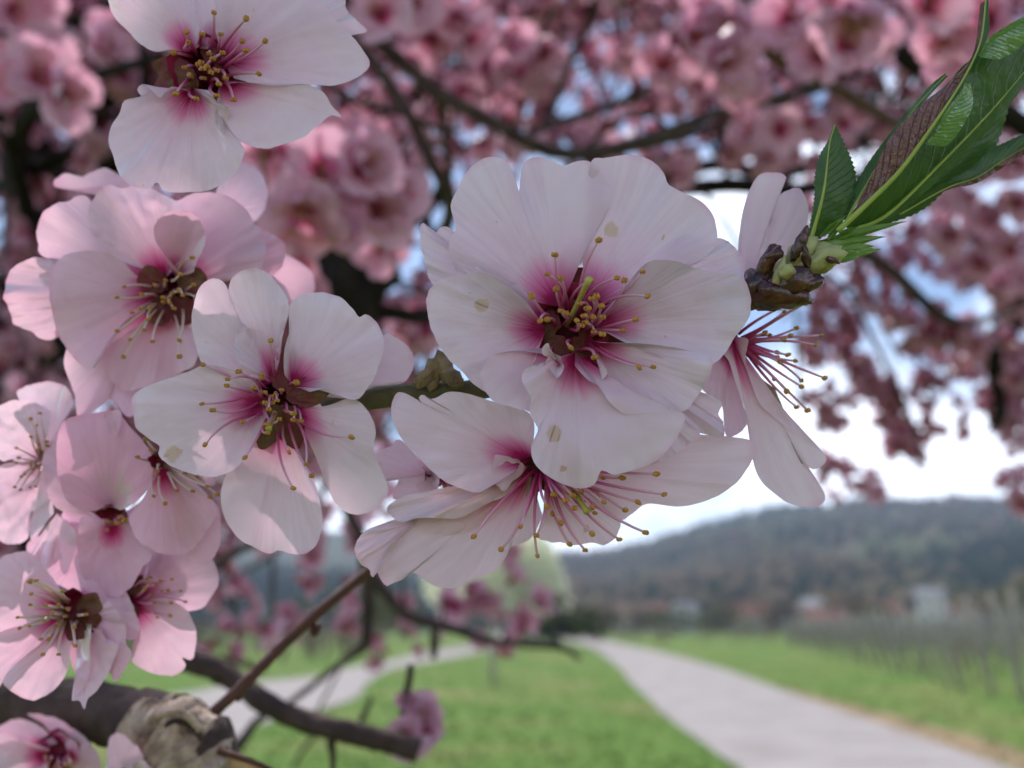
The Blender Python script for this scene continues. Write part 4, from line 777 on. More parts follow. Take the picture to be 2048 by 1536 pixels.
def far_vines(name, label, spots, m, hmul=1.0):
    V, F = [], []
    for p in spots:
        a = rng.uniform(0, 3.14); 
        for q in range(3):
            v, f, u = tube_data([(p.x, p.y, 0), (p.x+rng.uniform(-.2, .2), p.y+rng.uniform(-.2, .2), .8*hmul), (p.x+rng.uniform(-.7, .7), p.y+rng.uniform(-.4, .4), hmul*rng.uniform(1.2, 1.9))], [.05, .03, .015], 3, cap=False)
            k = len(V); V += [tuple(x) for x in v]; F += [tuple(j+k for j in t) for t in f]
    return stuff(tag(mesh(name, V, F, m), label, 'vines'))
far = [p for p in vine_spots[290:]]
for i in range(360):
    d = rng.uniform(85, 210); far.append(Vector((d*rng.uniform(.07, .62), d, 0)))
far_vines('vineyard', 'distant mass of leafless vines in front of the village', far, M['vine'])
left = []
for i in range(420):
    d = 46+90*rng.random()**1.3; x = d*rng.uniform(-.62, -.12)
    if x < -.10*d: left.append(Vector((x, d, 0)))
far_vines('vineyard', 'distant mass of leafless vines beyond the side path', left, M['vine'], 1.1)
# stakes standing in the meadow
for i, (x, y, h) in enumerate([(985,1372,1.9),(548,1302,2.4),(470,1300,2.0),(420,1298,2.2),(640,1302,2.0)]):
    p = G(x, y); o = link(bpy.data.objects.new('wooden_stake', POST)); o.location = (p.x, p.y, 0); o.scale = (1.1, 1.1, h/2.15)
    tag(o, ['grey wooden stake standing alone in the meadow between the paths', 'tall dark stake in front of the distant vines beyond the side path', 'grey stake at the edge of the vines beyond the side path', 'second grey stake at the edge of the vines beyond the side path', 'stake standing apart near the bare twig beyond the side path'][i], 'stake')

# houses at the foot of the hill
M['wall_white'] = noisy('render_white', [(.62, .60, .57), (.74, .72, .69)], scale=.4, rough=.9, bump=.1)
M['wall_cream'] = noisy('render_cream', [(.50, .44, .33), (.60, .54, .42)], scale=.4, rough=.9, bump=.1)
M['roof_red'] = noisy('roof_red', [(.15, .062, .045), (.22, .095, .065)], scale=1.2, rough=.85, bump=.3, stretch=(1, 6, 6), bdist=.05)
M['roof_brown'] = noisy('roof_brown', [(.12, .075, .055), (.20, .13, .10)], scale=1.2, rough=.85, bump=.3, bdist=.05)
M['roof_grey'] = noisy('roof_grey', [(.14, .14, .15), (.22, .22, .23)], scale=1.2, rough=.85, bump=.3, bdist=.05)
M['pane'] = noisy('window_pane', [(.03, .035, .045), (.06, .07, .08)], scale=1, rough=.15, spec=.6, bump=0)
M['wood'] = noisy('door_wood', [(.10, .06, .035), (.16, .10, .06)], scale=3, rough=.7, bump=0)
def box_data(x0, x1, y0, y1, z0, z1):
    v = [Vector(p) for p in ((x0,y0,z0),(x1,y0,z0),(x1,y1,z0),(x0,y1,z0),(x0,y0,z1),(x1,y0,z1),(x1,y1,z1),(x0,y1,z1))]
    return v, [(0,3,2,1),(4,5,6,7),(0,1,5,4),(1,2,6,5),(2,3,7,6),(3,0,4,7)], [(0, 0)]*8
def house(px_, py, d, w, dep, h, rh, wall, roof, label, rot=0.0, chimney=True):
    p = P(px_, py, d); r = empty('house', (p.x, p.y, 0)); r.rotation_euler = (0, 0, rot); tag(r, label, 'house', 'houses at the foot of the hill')
    v = [Vector(q) for q in ((-w/2,0,-1),(w/2,0,-1),(w/2,dep,-1),(-w/2,dep,-1),(-w/2,0,h),(w/2,0,h),(w/2,dep,h),(-w/2,dep,h),(-w/2,dep/2,h+rh),(w/2,dep/2,h+rh))]
    mesh('wall', v, [(0,1,5,4),(1,2,6,9,5),(2,3,7,6),(3,0,4,8,7)], M[wall], r, smooth=False)
    t = .25; o = .5
    rv = []
    for zz in (0.02, t):
        rv += [(-w/2-o,-o,h-rh*o/(dep/2)+zz),(w/2+o,-o,h-rh*o/(dep/2)+zz),(w/2+o,dep/2,h+rh+zz),(-w/2-o,dep/2,h+rh+zz),(-w/2-o,dep+o,h-rh*o/(dep/2)+zz),(w/2+o,dep+o,h-rh*o/(dep/2)+zz)]
    ro = mesh('roof', rv, [(0,3,2,1),(3,4,5,2),(6,7,8,9),(9,8,11,10),(0,1,7,6),(4,10,11,5),(0,6,9,3),(3,9,10,4),(1,2,8,7),(2,5,11,8)], M[roof], r, smooth=False)
    if chimney:
        v, f, u = box_data(w*.2, w*.2+.7, dep*.45, dep*.45+.7, h+rh*.5, h+rh+1.0); mesh('chimney', v, f, M['roof_brown'], ro, smooth=False)
    nw = max(2, int(w/2.6))
    for fl in range(max(1, int(h/2.7))):
        for k in range(nw):
            x = -w/2+(k+.5)*w/nw
            if fl == 0 and k == nw//2:
                v, f, u = box_data(x-.5, x+.5, -.06, .02, 0, 2.1); mesh('door', v, f, M['wood'], r, smooth=False); continue
            v, f, u = box_data(x-.5, x+.5, -.04, .02, fl*2.7+.9, fl*2.7+2.1); wd = mesh('window', v, f, M['pane'], r, smooth=False)
            v, f, u = box_data(x-.6, x+.6, -.14, -.045, fl*2.7+.78, fl*2.7+.89); mesh('sill', v, f, M[wall], wd, smooth=False)
for a in [(1382,1240,270,5.5,6,6.0,2.2,'wall_white','roof_grey','tall narrow white house with a grey roof among brown trees',.5),
          (1660,1240,240,11,8,3.2,2.6,'wall_cream','roof_red','long cream house with a steep red roof behind the vineyard',.2),
          (1612,1235,270,6,7,6.5,2.5,'wall_white','roof_grey','white gabled house next to the long cream house',-.9),
          (1795,1225,270,10,8,5.0,3.0,'wall_cream','roof_red','cream house with a broad red roof next to the tall white tower house',.5),
          (1862,1225,235,6,6,8.5,2.0,'wall_white','roof_grey','tall white tower house standing out against dark woods',-.4),
          (1925,1230,260,10,8,4.5,3.2,'wall_cream','roof_brown','low brown roofed barn in front of the dark woods',.1),
          (1258,1245,260,9,8,4.5,3.0,'wall_cream','roof_brown','small cream house with a brown roof where the hill begins',-.3),
          (1320,1245,280,9,8,5.0,3.0,'wall_cream','roof_red','small house with a red roof half hidden by orange trees',.4),
          (1500,1240,260,10,8,4.5,3.2,'wall_cream','roof_red','low house with a red roof between two brown trees',-.2)]: house(*a)

# hills
def hill_material(name, cols, sc):
    m = noisy(name, cols, scale=sc, rough=1.0, spec=.0, bump=.6, bscale=sc*6, bdist=6, detail=9, stops=[.32, .42, .5, .58, .68][:len(cols)])
    return m
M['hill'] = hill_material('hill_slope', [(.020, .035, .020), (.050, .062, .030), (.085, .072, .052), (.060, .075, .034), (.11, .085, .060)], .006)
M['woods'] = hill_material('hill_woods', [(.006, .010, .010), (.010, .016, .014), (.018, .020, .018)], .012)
M['field'] = hill_material('hill_blue', [(.012, .018, .018), (.022, .028, .024), (.04, .04, .03)], .008)
def hill(name, sil, dist, foot, m, rough=8, seed=0):
    sil = catmull(sil, 90); vs, fs = [], []; K = 26
    for i in range(90):
        top = P(sil[i][0], sil[i][1], dist)
        dirv = Vector((top.x, top.y, 0)).normalized(); rr = Vector((top.x, top.y, 0)).length; hz = top.z
        for k in range(K):
            t = k/(K-1)
            if t < .7: q = t/.7; r = foot+(rr-foot)*q; z = hz*(q*q*(3-2*q))*.35+hz*.65*q**1.2
            else: q = (t-.7)/.3; r = rr+(rr-foot)*.8*q; z = hz*(1-q)
            z += rough*noise.noise(Vector((dirv.x*r*.006+seed, r*.005, 0)))*min(1, z/20+.0)*(1 if t < .66 else .35)
            z += rough*.35*noise.noise(Vector((dirv.x*r*.03+seed, r*.02, 4)))*min(1, max(0, z/20))
            vs.append(dirv*r+Vector((0, 0, z-1.5 if k in (0, K-1) else z)))
    for i in range(89):
        for k in range(K-1): a = i*K+k; fs.append((a, a+1, a+K+1, a+K))
    return structure(mesh(name, vs, fs, m))
H1 = hill('hill', [(950,1140),(1100,1113),(1200,1110),(1290,1096),(1400,1062),(1500,1032),(1580,1018),(1700,1010),(1850,1005),(2048,1004),(2300,1020),(2700,1080),(3200,1250)], 1150, 300, M['hill'], 10, 1)
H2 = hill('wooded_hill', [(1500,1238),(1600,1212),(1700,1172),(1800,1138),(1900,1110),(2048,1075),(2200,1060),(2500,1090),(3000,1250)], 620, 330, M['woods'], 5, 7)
H3 = hill('hill', [(-1000,1250),(-650,1130),(-300,1075),(100,1050),(400,1058),(560,1075),(680,1062),(760,1080),(900,1105),(1010,1112),(1150,1150),(1300,1215)], 1700, 600, M['hill'], 10, 21)
H4 = hill('wooded_hill', [(-1300,1250),(-700,1170),(-200,1120),(200,1128),(450,1135),(600,1140),(750,1150),(850,1160),(950,1190),(1080,1245)], 800, 350, M['field'], 6, 33)
# woods on the slopes (far off, one mass)
def forest(name, label, hillo, n, m, hr, seed, conifer=True):
    g = np.random.default_rng(seed); me = hillo.data; K = 26; V, F = [], []
    co = np.empty(len(me.vertices)*3); me.vertices.foreach_get('co', co); co = co.reshape(90, K, 3)
    c = 0
    while c < n:
        a, b = g.uniform(0, 88.9), g.uniform(.5, 19.5); i, k = int(a), int(b); fa, fb = a-i, b-k
        p = (co[i, k]*(1-fa)+co[i+1, k]*fa)*(1-fb)+(co[i, k+1]*(1-fa)+co[i+1, k+1]*fa)*fb
        if noise.noise(Vector((p[0]*.006, p[1]*.006, seed))) < hr: 
            if g.random() > .12: continue
        c += 1; h = g.uniform(5, 11); w = h*(.28 if conifer else .5); o = len(V); n_ = 5
        if conifer: V += [(p[0]+w*math.cos(6.28*q/n_), p[1]+w*math.sin(6.28*q/n_), p[2]-.5) for q in range(n_)]+[(p[0], p[1], p[2]+h)]; F += [(o+q, o+(q+1) % n_, o+n_) for q in range(n_)]
        else:
            V += [(p[0]+w*.6*math.cos(6.28*q/n_), p[1]+w*.6*math.sin(6.28*q/n_), p[2]) for q in range(n_)]+[(p[0]+w*math.cos(6.28*q/n_+.5), p[1]+w*math.sin(6.28*q/n_+.5), p[2]+h*.55) for q in range(n_)]+[(p[0], p[1], p[2]+h)]
            F += [(o+q, o+(q+1) % n_, o+n_+(q+1) % n_, o+n_+q) for q in range(n_)]+[(o+n_+q, o+n_+(q+1) % n_, o+2*n_) for q in range(n_)]
    return stuff(tag(mesh(name, V, F, m), label, 'woods'))
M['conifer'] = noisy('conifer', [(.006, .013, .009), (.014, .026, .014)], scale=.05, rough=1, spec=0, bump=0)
M['bare_wood'] = noisy('bare_wood', [(.050, .045, .030), (.10, .075, .050), (.07, .08, .035)], scale=.02, rough=1, spec=0, bump=0)
forest('forest', 'dark conifers in patches on the broad hill', H1, 2600, M['conifer'], .12, 3)
forest('forest', 'bare brown trees over the lower broad hill', H1, 3000, M['bare_wood'], -.1, 5, False)
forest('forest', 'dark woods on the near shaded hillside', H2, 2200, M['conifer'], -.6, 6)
forest('forest', 'dark bluish woods on the hillside beyond the side path', H4, 2600, M['conifer'], -.6, 8)

# trees and bushes of the valley
def leaf_cloud(n, rx, ry, rz, cz, size, seed, shell=.35, lobes=9):
    g = np.random.default_rng(seed); V, F = [], []
    cs = [(g.normal(0, .42)*rx, g.normal(0, .42)*ry, cz+g.normal(0, .42)*rz) for _ in range(lobes)]
    for i in range(n):
        c = cs[g.integers(lobes)]; u = g.normal(0, 1, 3); u /= np.linalg.norm(u)+1e-9; r = g.uniform(shell, 1)**.5
        p = np.array(c)+u*np.array((rx, ry, rz))*.5*r
        a = g.normal(0, 1, 3); a /= np.linalg.norm(a); b = np.cross(a, g.normal(0, 1, 3)); b /= np.linalg.norm(b)+1e-9; s = size*g.uniform(.6, 1.3); k = len(V)
        V += [tuple(p-a*s-b*s*.5), tuple(p+a*s-b*s*.5), tuple(p+a*s*.6+b*s), tuple(p-a*s*.6+b*s)]; F.append((k, k+1, k+2, k+3))
    return V, F
def tree(name, label, cat, x, y, d, h, w, m, n=1400, size=.18, seed=0, trunk=.25, group=None):
    p = P(x, y, d); r = empty(name, (p.x, p.y, 0)); tag(r, label, cat, group); rnd = random.Random(seed)
    tr = [(0, 0, -.3), (rnd.uniform(-.1, .1)*w*.2, 0, h*.25), (rnd.uniform(-.1, .1)*w*.3, 0, h*.5), (0, 0, h*.85)]
    tk = tube('trunk', tr, [trunk, trunk*.8, trunk*.5, trunk*.15], M['vine'], r, 7, .2, seed)
    for k in range(6):
        a = 6.28*k/6+rnd.random(); b = h*rnd.uniform(.25, .6); L = w*rnd.uniform(.3, .45)
        tube('limb', [(0, 0, b), (math.cos(a)*L*.5, math.sin(a)*L*.5, b+L*.5), (math.cos(a)*L, math.sin(a)*L, b+L*.9)], [trunk*.4, trunk*.25, trunk*.08], M['vine'], tk, 5)
    V, F = leaf_cloud(n, w*.62, w*.62, h*.56, h*.58, size, seed)
    V = [v if v[2] > .05 else (v[0], v[1], .05) for v in V]
    mesh('crown', V, F, m, r, smooth=False)
M['white_bloom'] = leafy('white_bloom', ((.72, .71, .52), (.84, .84, .72)), (.85, .86, .66), tmix=.45, rough=.9, spec=.05, veins=False, bump=0, scale=.6)
M['bush'] = leafy('bush_leaf', ((.035, .05, .016), (.08, .085, .03)), (.08, .10, .02), rough=.7, spec=.2, veins=False, bump=0, scale=.9)
M['orange_twigs'] = leafy('brown_twigs', ((.10, .075, .045), (.20, .13, .075)), (.10, .07, .03), rough=.9, spec=.05, veins=False, bump=0, scale=.3)
M['olive_twigs'] = leafy('olive_twigs', ((.075, .08, .03), (.15, .15, .05)), (.10, .10, .03), rough=.9, spec=.05, veins=False, bump=0, scale=.3)
tree('flowering_tree', 'tall cream white flowering tree beside the bend of the gravel path', 'tree', 1045, 1280, 78, 9.4, 7.6, M['white_bloom'], 7500, .17, 1, .22)
tree('flowering_tree', 'small thin white flowering tree at the side of the tall cream one', 'tree', 1105, 1280, 88, 5.5, 5.0, M['white_bloom'], 700, .12, 2, .14)
tree('round_bush', 'dark olive round bush at the bend of the gravel path', 'bush', 1115, 1280, 72, 3.1, 3.2, M['bush'], 1700, .14, 3, .12)
for i, (x, d, h, w, m) in enumerate([(1290,240,7,9,'orange_twigs'),(1440,235,6,8,'olive_twigs'),(1465,250,9,12,'orange_twigs'),(1545,245,7,10,'orange_twigs'),(1720,225,8,9,'orange_twigs'),(1340,215,5,7,'olive_twigs'),(1760,215,6,9,'olive_twigs'),(2030,170,9,10,'olive_twigs'),(1220,240,6,9,'orange_twigs'),(1985,235,8,14,'orange_twigs')]):
    lab = ['leafless brown tree between the small red roofed and the cream house', 'olive tinged bush sized tree beside the low red roofed house', 'broad leafless orange brown tree in front of the low red roofed house', 'leafless brown tree next to the white gabled house', 'leafless brown tree between the long cream house and the broad red roof', 'low olive tinged tree in front of the tall narrow white house', 'olive tinged tree in front of the broad red roofed house', 'tall olive budding tree rising out of the vineyard rows', 'leafless brown tree where the hill meets the cream white flowering tree', 'very broad brown tree beside the brown roofed barn'][i]
    tree('bare_tree', lab, 'tree', x, 1250, d, h, w, M[m], 500, .35, 10+i, .2, 'trees among the village houses')
for i, (x, d, h, w) in enumerate([(590,150,5,8),(735,120,6,8),(800,130,6,8)]):
    tree('meadow_tree', ['wide olive budding tree beyond the vines of the side path', 'olive budding tree behind the dark hanging branch', 'round olive tree next to the cream white flowering tree'][i], 'tree', x, 1270, d, h, w, M['olive_twigs'], 500, .3, 40+i, .16, 'budding trees beyond the side path')
# ------------------------------------------------------------------ the almond tree behind: trunk, limbs, twigs, blossoms
def flower_petal(L, W, cupz, seed, nu=7, nv=6):
    r = random.Random(seed); ph = r.uniform(0, 6.28); vs, uv, fs = [], [], []
    for i in range(nu):
        s = i/(nu-1); q = 2*s-1
        for j in range(nv):
            v = j/(nv-1); w = W*(math.sin(min(1, v*1.15)*math.pi*.56)**.8)*(1 if v < .75 else math.sqrt(max(.12, 1-((v-.75)/.27)**2)))
            notch = -.10*L*math.exp(-(q/.18)**2)*v**4
            z = cupz*L*(v**1.5)+.10*L*q*q*v+.09*L*math.sin(5*s+ph)*v*v+.05*L*math.sin(11*s+ph)*v**3
            vs.append(Vector((q*w*.5, v*L+notch, z))); uv.append((s, v))
    for i in range(nu-1):
        for j in range(nv-1): a = i*nv+j; fs.append((a, a+nv, a+nv+1, a+1))
    return vs, fs, uv
def flower_parts(seed, npet, cup, R=.021, nu=7, nv=6):
    r = random.Random(seed); out = []
    for k in range(npet):
        a = 2*math.pi*k/5+(.6 if k >= 5 else 0)+r.uniform(-.2, .2); inner = k >= 5
        tilt = (cup+(.35 if inner else 0))+r.uniform(-.18, .18); L = R*(.82 if inner else 1)*r.uniform(.9, 1.1)
        v, f, u = flower_petal(L, L*.95, r.uniform(-.1, .25), seed*31+k, nu, nv)
        Mx = Matrix.Rotation(a, 3, 'Z') @ Matrix.Rotation(tilt, 3, 'X')
        out.append(([Mx @ (x+Vector((0, R*.10, 0))) for x in v], f, u))
    return out
def flower_centre(seed, n=16, R=.021):
    r = random.Random(seed+5); parts = [blob_data((0, 0, -R*.12), (R*.2, R*.2, R*.26), 7, 5)]; ant = []
    for k in range(n):
        a = r.uniform(0, 6.28); t = r.uniform(.1, .75); L = R*r.uniform(.45, .75)
        e = Vector((math.cos(a)*math.sin(t), math.sin(a)*math.sin(t), math.cos(t)))*L
        parts.append(tube_data([(0, 0, 0), e*.5, e], R*.018, 3, cap=False)); ant.append(blob_data(e, R*.035, 4, 3))
    return parts, ant
def build_single(seed, npet, cup, nu=5, nv=4, ns=7):
    ps = flower_parts(seed, npet, cup, nu=nu, nv=nv); cs, an = flower_centre(seed, ns)
    v, f, u = join(ps); n1 = len(f); v2, f2, u2 = join(cs); n2 = len(f2); v3, f3, u3 = join(an)
    V, F, U = join([(v, f, u), (v2, f2, u2), (v3, f3, u3)])
    return V, F, U, [0]*n1+[1]*n2+[2]*len(f3)
MATS3 = [M['petal_far'], M['calyx'], M['anther']]
SINGLE = []
for s in range(7):
    V, F, U, mi = build_single(s, 9 if s % 2 else 7, [.25, .5, .75, .35, .95, .6, .45][s])
    o = mesh('blossom', V, F, MATS3, None, uv=U, mi=mi); SINGLE.append(o.data); bpy.data.objects.remove(o)
STUFFB = [build_single(s+50, 7, [.3, .6, .9, .5][s % 4], 4, 3, 3) for s in range(6)]
DETAIL = []
for s in range(5):
    ps = flower_parts(90+s, 10 if s % 2 else 8, [.3, .55, .4, .7, .45][s]); pm = []
    for v, f, u in ps:
        o = mesh('petal', v, f, M['petal_far'], None, uv=u); pm.append(o.data); bpy.data.objects.remove(o)
    cs, an = flower_centre(90+s, 22); v, f, u = join(cs[1:]); n1 = len(f); v2, f2, u2 = join(an); V, F, U = join([(v, f, u), (v2, f2, u2)])
    o = mesh('stamens', V, F, [M['filament'], M['anther']], None, uv=U, mi=[0]*n1+[1]*len(f2)); sm = o.data; bpy.data.objects.remove(o)
    cv, cf, cu = cs[0]; o = mesh('blossom', cv, cf, M['calyx'], None, uv=cu); cm = o.data; bpy.data.objects.remove(o)
    DETAIL.append((cm, pm, sm))

TREE = empty('almond_tree', (-1.15, 2.0, 0)); tag(TREE, 'almond tree in full pink blossom arching over the meadow', 'tree')
T0 = TREE.location.copy()
def part(o): o.location = o.location-T0 if o.data is None else o.location; return o
def limb(pts, name='branch', m=None, n=9, rough=.2, seed=0, samples=26):
    q = catmull([(x, y, d*1000, w) for x, y, d, w in pts], samples)
    path = [P(a[0], a[1], a[2]/1000) for a in q]
    o = tube(name, [p-T0 for p in path], [a[3]*.5*a[2]/1000/FPX for a in q], m or M['bark'], TREE, n, rough, seed)
    NODES.extend(path); return path
NODES = []
def C11(L, dd): return [(*p[:2], *r) for p, r in zip(cp(11, L), dd)]
# trunk and scaffold limbs
TRUNK_TOP = P(95, 430, 1.95)
tp = [Vector((-1.15, 2.0, -.2))-T0, Vector((-1.10, 2.0, .7))-T0, Vector((-1.02, 1.97, 1.3))-T0, TRUNK_TOP-T0]
tube('trunk', tp, [.10, .085, .078, .07], M['bark_dark'], TREE, 14, .2, 3); NODES.append(TRUNK_TOP)
def limb_px(pts, **k): return limb(pts, **k)
limb_px([(95,430,1.95,120),(60,250,1.9,90),(40,60,1.8,70),(20,-150,1.7,60)], m=M['bark_dark'], seed=1)
limb_px([(95,430,1.95,110),(190,290,1.7,80),(260,160,1.5,60),(420,0,1.3,45),(600,-150,1.2,30)], m=M['bark_dark'], seed=2)
limb_px([(95,440,1.95,90),(300,330,1.8,70),(560,260,1.7,55),(800,200,1.7,46),(1100,60,1.8,36),(1400,-60,1.9,24)], seed=3)
limb_px([(80,640,1.9,110),(160,560,1.6,70),(330,500,1.3,50),(540,560,1.1,44),(700,520,.95,50),(850,420,.9,36),(890,370,.8,34)], m=M['bark_dark'], seed=4)
limb_px([(60,700,1.9,90),(-40,620,1.6,70),(-200,500,1.3,60)], m=M['bark_dark'], seed=5)
limb_px([(40,760,1.85,80),(120,700,1.7,46),(200,740,1.6,34)], m=M['bark_dark'], seed=6)
limb_px([(95,520,1.9,90),(30,330,1.2,56),(70,210,.95,36),(170,160,.85,26),(330,110,.8,18)], m=M['bark_dark'], seed=7)
limb_px([(60,110,1.0,34),(120,60,.9,30),(200,20,.85,24),(280,-40,.8,20)], m=M['bark_dark'], seed=8)
for k_, pts_ in enumerate([[(95,430,1.95,100),(20,300,1.8,70),(-60,180,1.7,60)], [(60,560,1.8,60),(140,470,1.5,50),(230,330,1.3,36),(300,240,1.2,24)], [(100,500,1.7,60),(180,400,1.4,44),(200,250,1.2,34),(230,120,1.1,26),(200,0,1.0,20)], [(0,620,1.6,50),(60,480,1.3,40),(30,330,1.1,30),(0,230,1.0,24)], [(90,700,1.7,60),(180,690,1.5,44),(260,640,1.3,34)], [(0,380,1.4,40),(90,330,1.2,34),(180,300,1.1,26),(330,330,1.0,18)], [(20,820,1.6,60),(60,700,1.4,44),(10,560,1.2,34)], [(360,320,1.1,24),(300,220,1.0,24),(290,100,.95,20)], [(640,250,1.0,24),(600,170,1.0,22),(620,60,1.0,18)], [(1250,400,1.5,26),(1420,330,1.5,30),(1560,350,1.5,26),(1700,300,1.6,18)], [(1000,330,1.2,16),(940,300,1.2,18),(860,290,1.2,16),(780,330,1.2,14)]]):
    limb_px(pts_, m=M['bark_dark'], seed=60+k_)
# limbs in clear sight at the top
limb_px([(600,-120,.62,30),(672,40,.62,26),(735,110,.62,26),(790,185,.62,24),(832,255,.62,24),(868,335,.62,25),(892,375,.64,30),(900,430,.75,30),(860,520,.95,26)], seed=10)
limb_px([(640,-120,.72,34),(690,10,.72,30),(728,60,.72,30),(790,112,.72,31),(873,184,.72,31),(952,227,.72,30),(1050,282,.72,29),(1120,308,.73,29),(1187,304,.75,28),(1285,283,.78,28),(1362,254,.80,26),(1430,228,.82,22),(1520,205,.85,18),(1640,165,.9,15)], seed=11)
limb_px([(873,184,.72,20),(886,220,.74,20),(890,270,.8,16),(900,370,.85,15)], seed=12)
limb_px([(612,145,.56,12),(660,172,.56,13),(720,205,.58,13),(800,225,.6,13),(860,250,.62,12),(920,262,.66,8)], seed=13)
limb_px([(1045,275,.75,16),(1100,250,.8,17),(1160,232,.85,18),(1210,215,.9,18),(1300,190,1.0,14)], seed=14)
limb_px([(1090,250,.9,18),(1110,200,.95,18),(1150,100,1.0,16),(1200,10,1.05,14),(1240,-80,1.1,12)], seed=15)
limb_px([(1180,310,.76,24),(1290,290,.9,22),(1400,262,1.0,18),(1640,180,1.1,12)], seed=16)
limb_px([(1500,60,.75,30),(1545,110,.75,32),(1620,150,.76,30),(1700,190,.78,27),(1800,250,.82,22),(1950,310,.9,14)], m=M['twig_red'], seed=17)
limb_px([(1760,60,.9,36),(1830,130,.9,40),(1950,190,.92,42),(2060,260,.95,44),(2250,400,1.0,50)], m=M['bark_dark'], seed=18)
limb_px([(1340,380,1.3,30),(1480,370,1.3,34),(1600,380,1.3,30),(1800,330,1.4,20)], m=M['bark_dark'], seed=19)
limb_px([(1700,470,1.0,20),(1736,508,1.0,22),(1802,557,1.0,24),(1858,614,1.0,24),(1908,644,1.0,22),(1953,644,1.05,14),(2060,600,1.1,12)], seed=20)
limb_px([(2100,480,1.4,40),(2030,640,1.4,46),(1985,690,1.35,44),(1995,760,1.35,30),(2000,830,1.35,24),(1980,860,1.35,14)], m=M['bark_dark'], seed=21)
limb_px([(1650,540,1.3,10),(1700,590,1.3,10),(1734,655,1.3,11),(1764,712,1.3,11),(1798,787,1.3,11),(1832,870,1.3,9),(1844,946,1.3,5)], seed=22)
limb_px([(1720,520,1.4,7),(1760,640,1.4,7),(1800,720,1.4,6)], seed=23)
limb_px([(1590,560,1.2,9),(1596,700,1.2,9),(1600,860,1.2,5)], seed=24)
limb_px([(700,570,.75,30),(690,520,.75,26),(705,470,.75,22)], m=M['bark_dark'], seed=25)
limb_px([(600,640,.8,24),(760,625,.82,30),(850,632,.85,34),(1000,600,.95,30)], m=M['bark_dark'], seed=26)
limb_px([(520,300,.5,8),(527,340,.5,9),(537,400,.5,9)], m=M['twig_green'], seed=27)
# knotty burl where limbs were cut
v, f, u = blob_data(P(705, 565, .80)-T0, (.030, .024, .034), 22, 18, UP, .85, 4); mesh('burl', v, f, M['bark_dark'], TREE, uv=u)
v, f, u = blob_data(P(650, 545, .80)-T0, (.016, .014, .02), 16, 12, RT, .9, 9); mesh('burl', v, f, M['bark_dark'], TREE, uv=u)
# low limbs over the meadow
limb_px([(300,1300,.36,60),(400,1326,.35,48),(470,1362,.35,46),(540,1412,.345,46),(620,1445,.345,46),(700,1466,.34,46),(780,1484,.34,46),(838,1502,.34,46)], n=14, seed=30, samples=40)
def C17(L, ds): return [(a[0], a[1], d, w) for a, (d, w) in zip(cp(17, L), ds)]
limb_px(C17([(700,-200),(760,20),(820,130),(870,300),(960,440),(1060,540),(1230,590),(1480,665),(1700,690),(1850,705),(1950,765)], [(.6,26),(.6,24),(.6,24),(.6,26),(.6,24),(.6,23),(.6,20),(.6,15),(.6,13),(.6,12),(.6,7)]), seed=31)
limb_px(C17([(840,240),(860,380),(862,540),(848,700)], [(.62,28),(.62,26),(.62,24),(.62,22)]), seed=32)
limb_px(C17([(848,690),(700,800),(560,910),(400,1030),(300,1070),(190,1220)], [(.62,22),(.62,14),(.62,13),(.6,13),(.58,16),(.56,24)]), seed=33)
limb_px(C17([(1200,590),(1200,690),(1195,760)], [(.6,16),(.6,20),(.6,13)]), seed=34)
limb_px(C17([(1250,440),(1245,560),(1230,590)], [(.6,6),(.6,7),(.6,7)]), seed=35)
limb_px(C17([(1080,790),(1070,880),(1045,990),(1030,1100),(1030,1160)], [(.37,13),(.37,16),(.37,15),(.37,12),(.355,12)]), seed=36)
limb_px(C17([(670,1180),(680,1260),(682,1360)], [(.345,20),(.345,14),(.345,12)]), seed=37)
limb_px(C17([(880,960),(850,1030),(810,1110)], [(.5,9),(.5,11),(.5,12)]), seed=38)
limb_px(C17([(370,240),(372,420),(378,600),(375,760)], [(1.3,9),(1.3,9),(1.3,8),(1.3,7)]), seed=39)
limb_px(C17([(70,300),(160,230),(330,140),(480,60)], [(.7,18),(.7,18),(.7,16),(.7,16)]), seed=40)
limb_px(C17([(1040,340),(1040,440),(1050,540)], [(.7,9),(.7,9),(.7,9)]), seed=41)
limb_px(C17([(150,320),(180,500),(190,760)], [(1.2,9),(1.2,8),(1.2,6)]), seed=42)
limb_px(C17([(0,760),(200,780),(330,830)], [(.9,16),(.9,14),(.9,10)]), seed=43)
limb_px(C17([(600,1030),(680,880),(740,760)], [(.8,6),(.8,6),(.8,4)]), seed=44)
limb_px(C17([(600,1140),(520,1240),(470,1330)], [(.8,9),(.8,9),(.8,7)]), seed=45)

# blossoms: (position, direction, scale, tint)
rb = random.Random(77)
BLO = []
def rdir(bias=None, k=.0):
    v = Vector((rb.gauss(0, 1), rb.gauss(0, 1), rb.gauss(0, 1))).normalized()
    return (v+(bias*k if bias is not None else Vector())).normalized()
def bl(p, dr, s=1.0, near=False): BLO.append((p, dr, s, near))
TOCAM = lambda p: (CAMP-p).normalized()
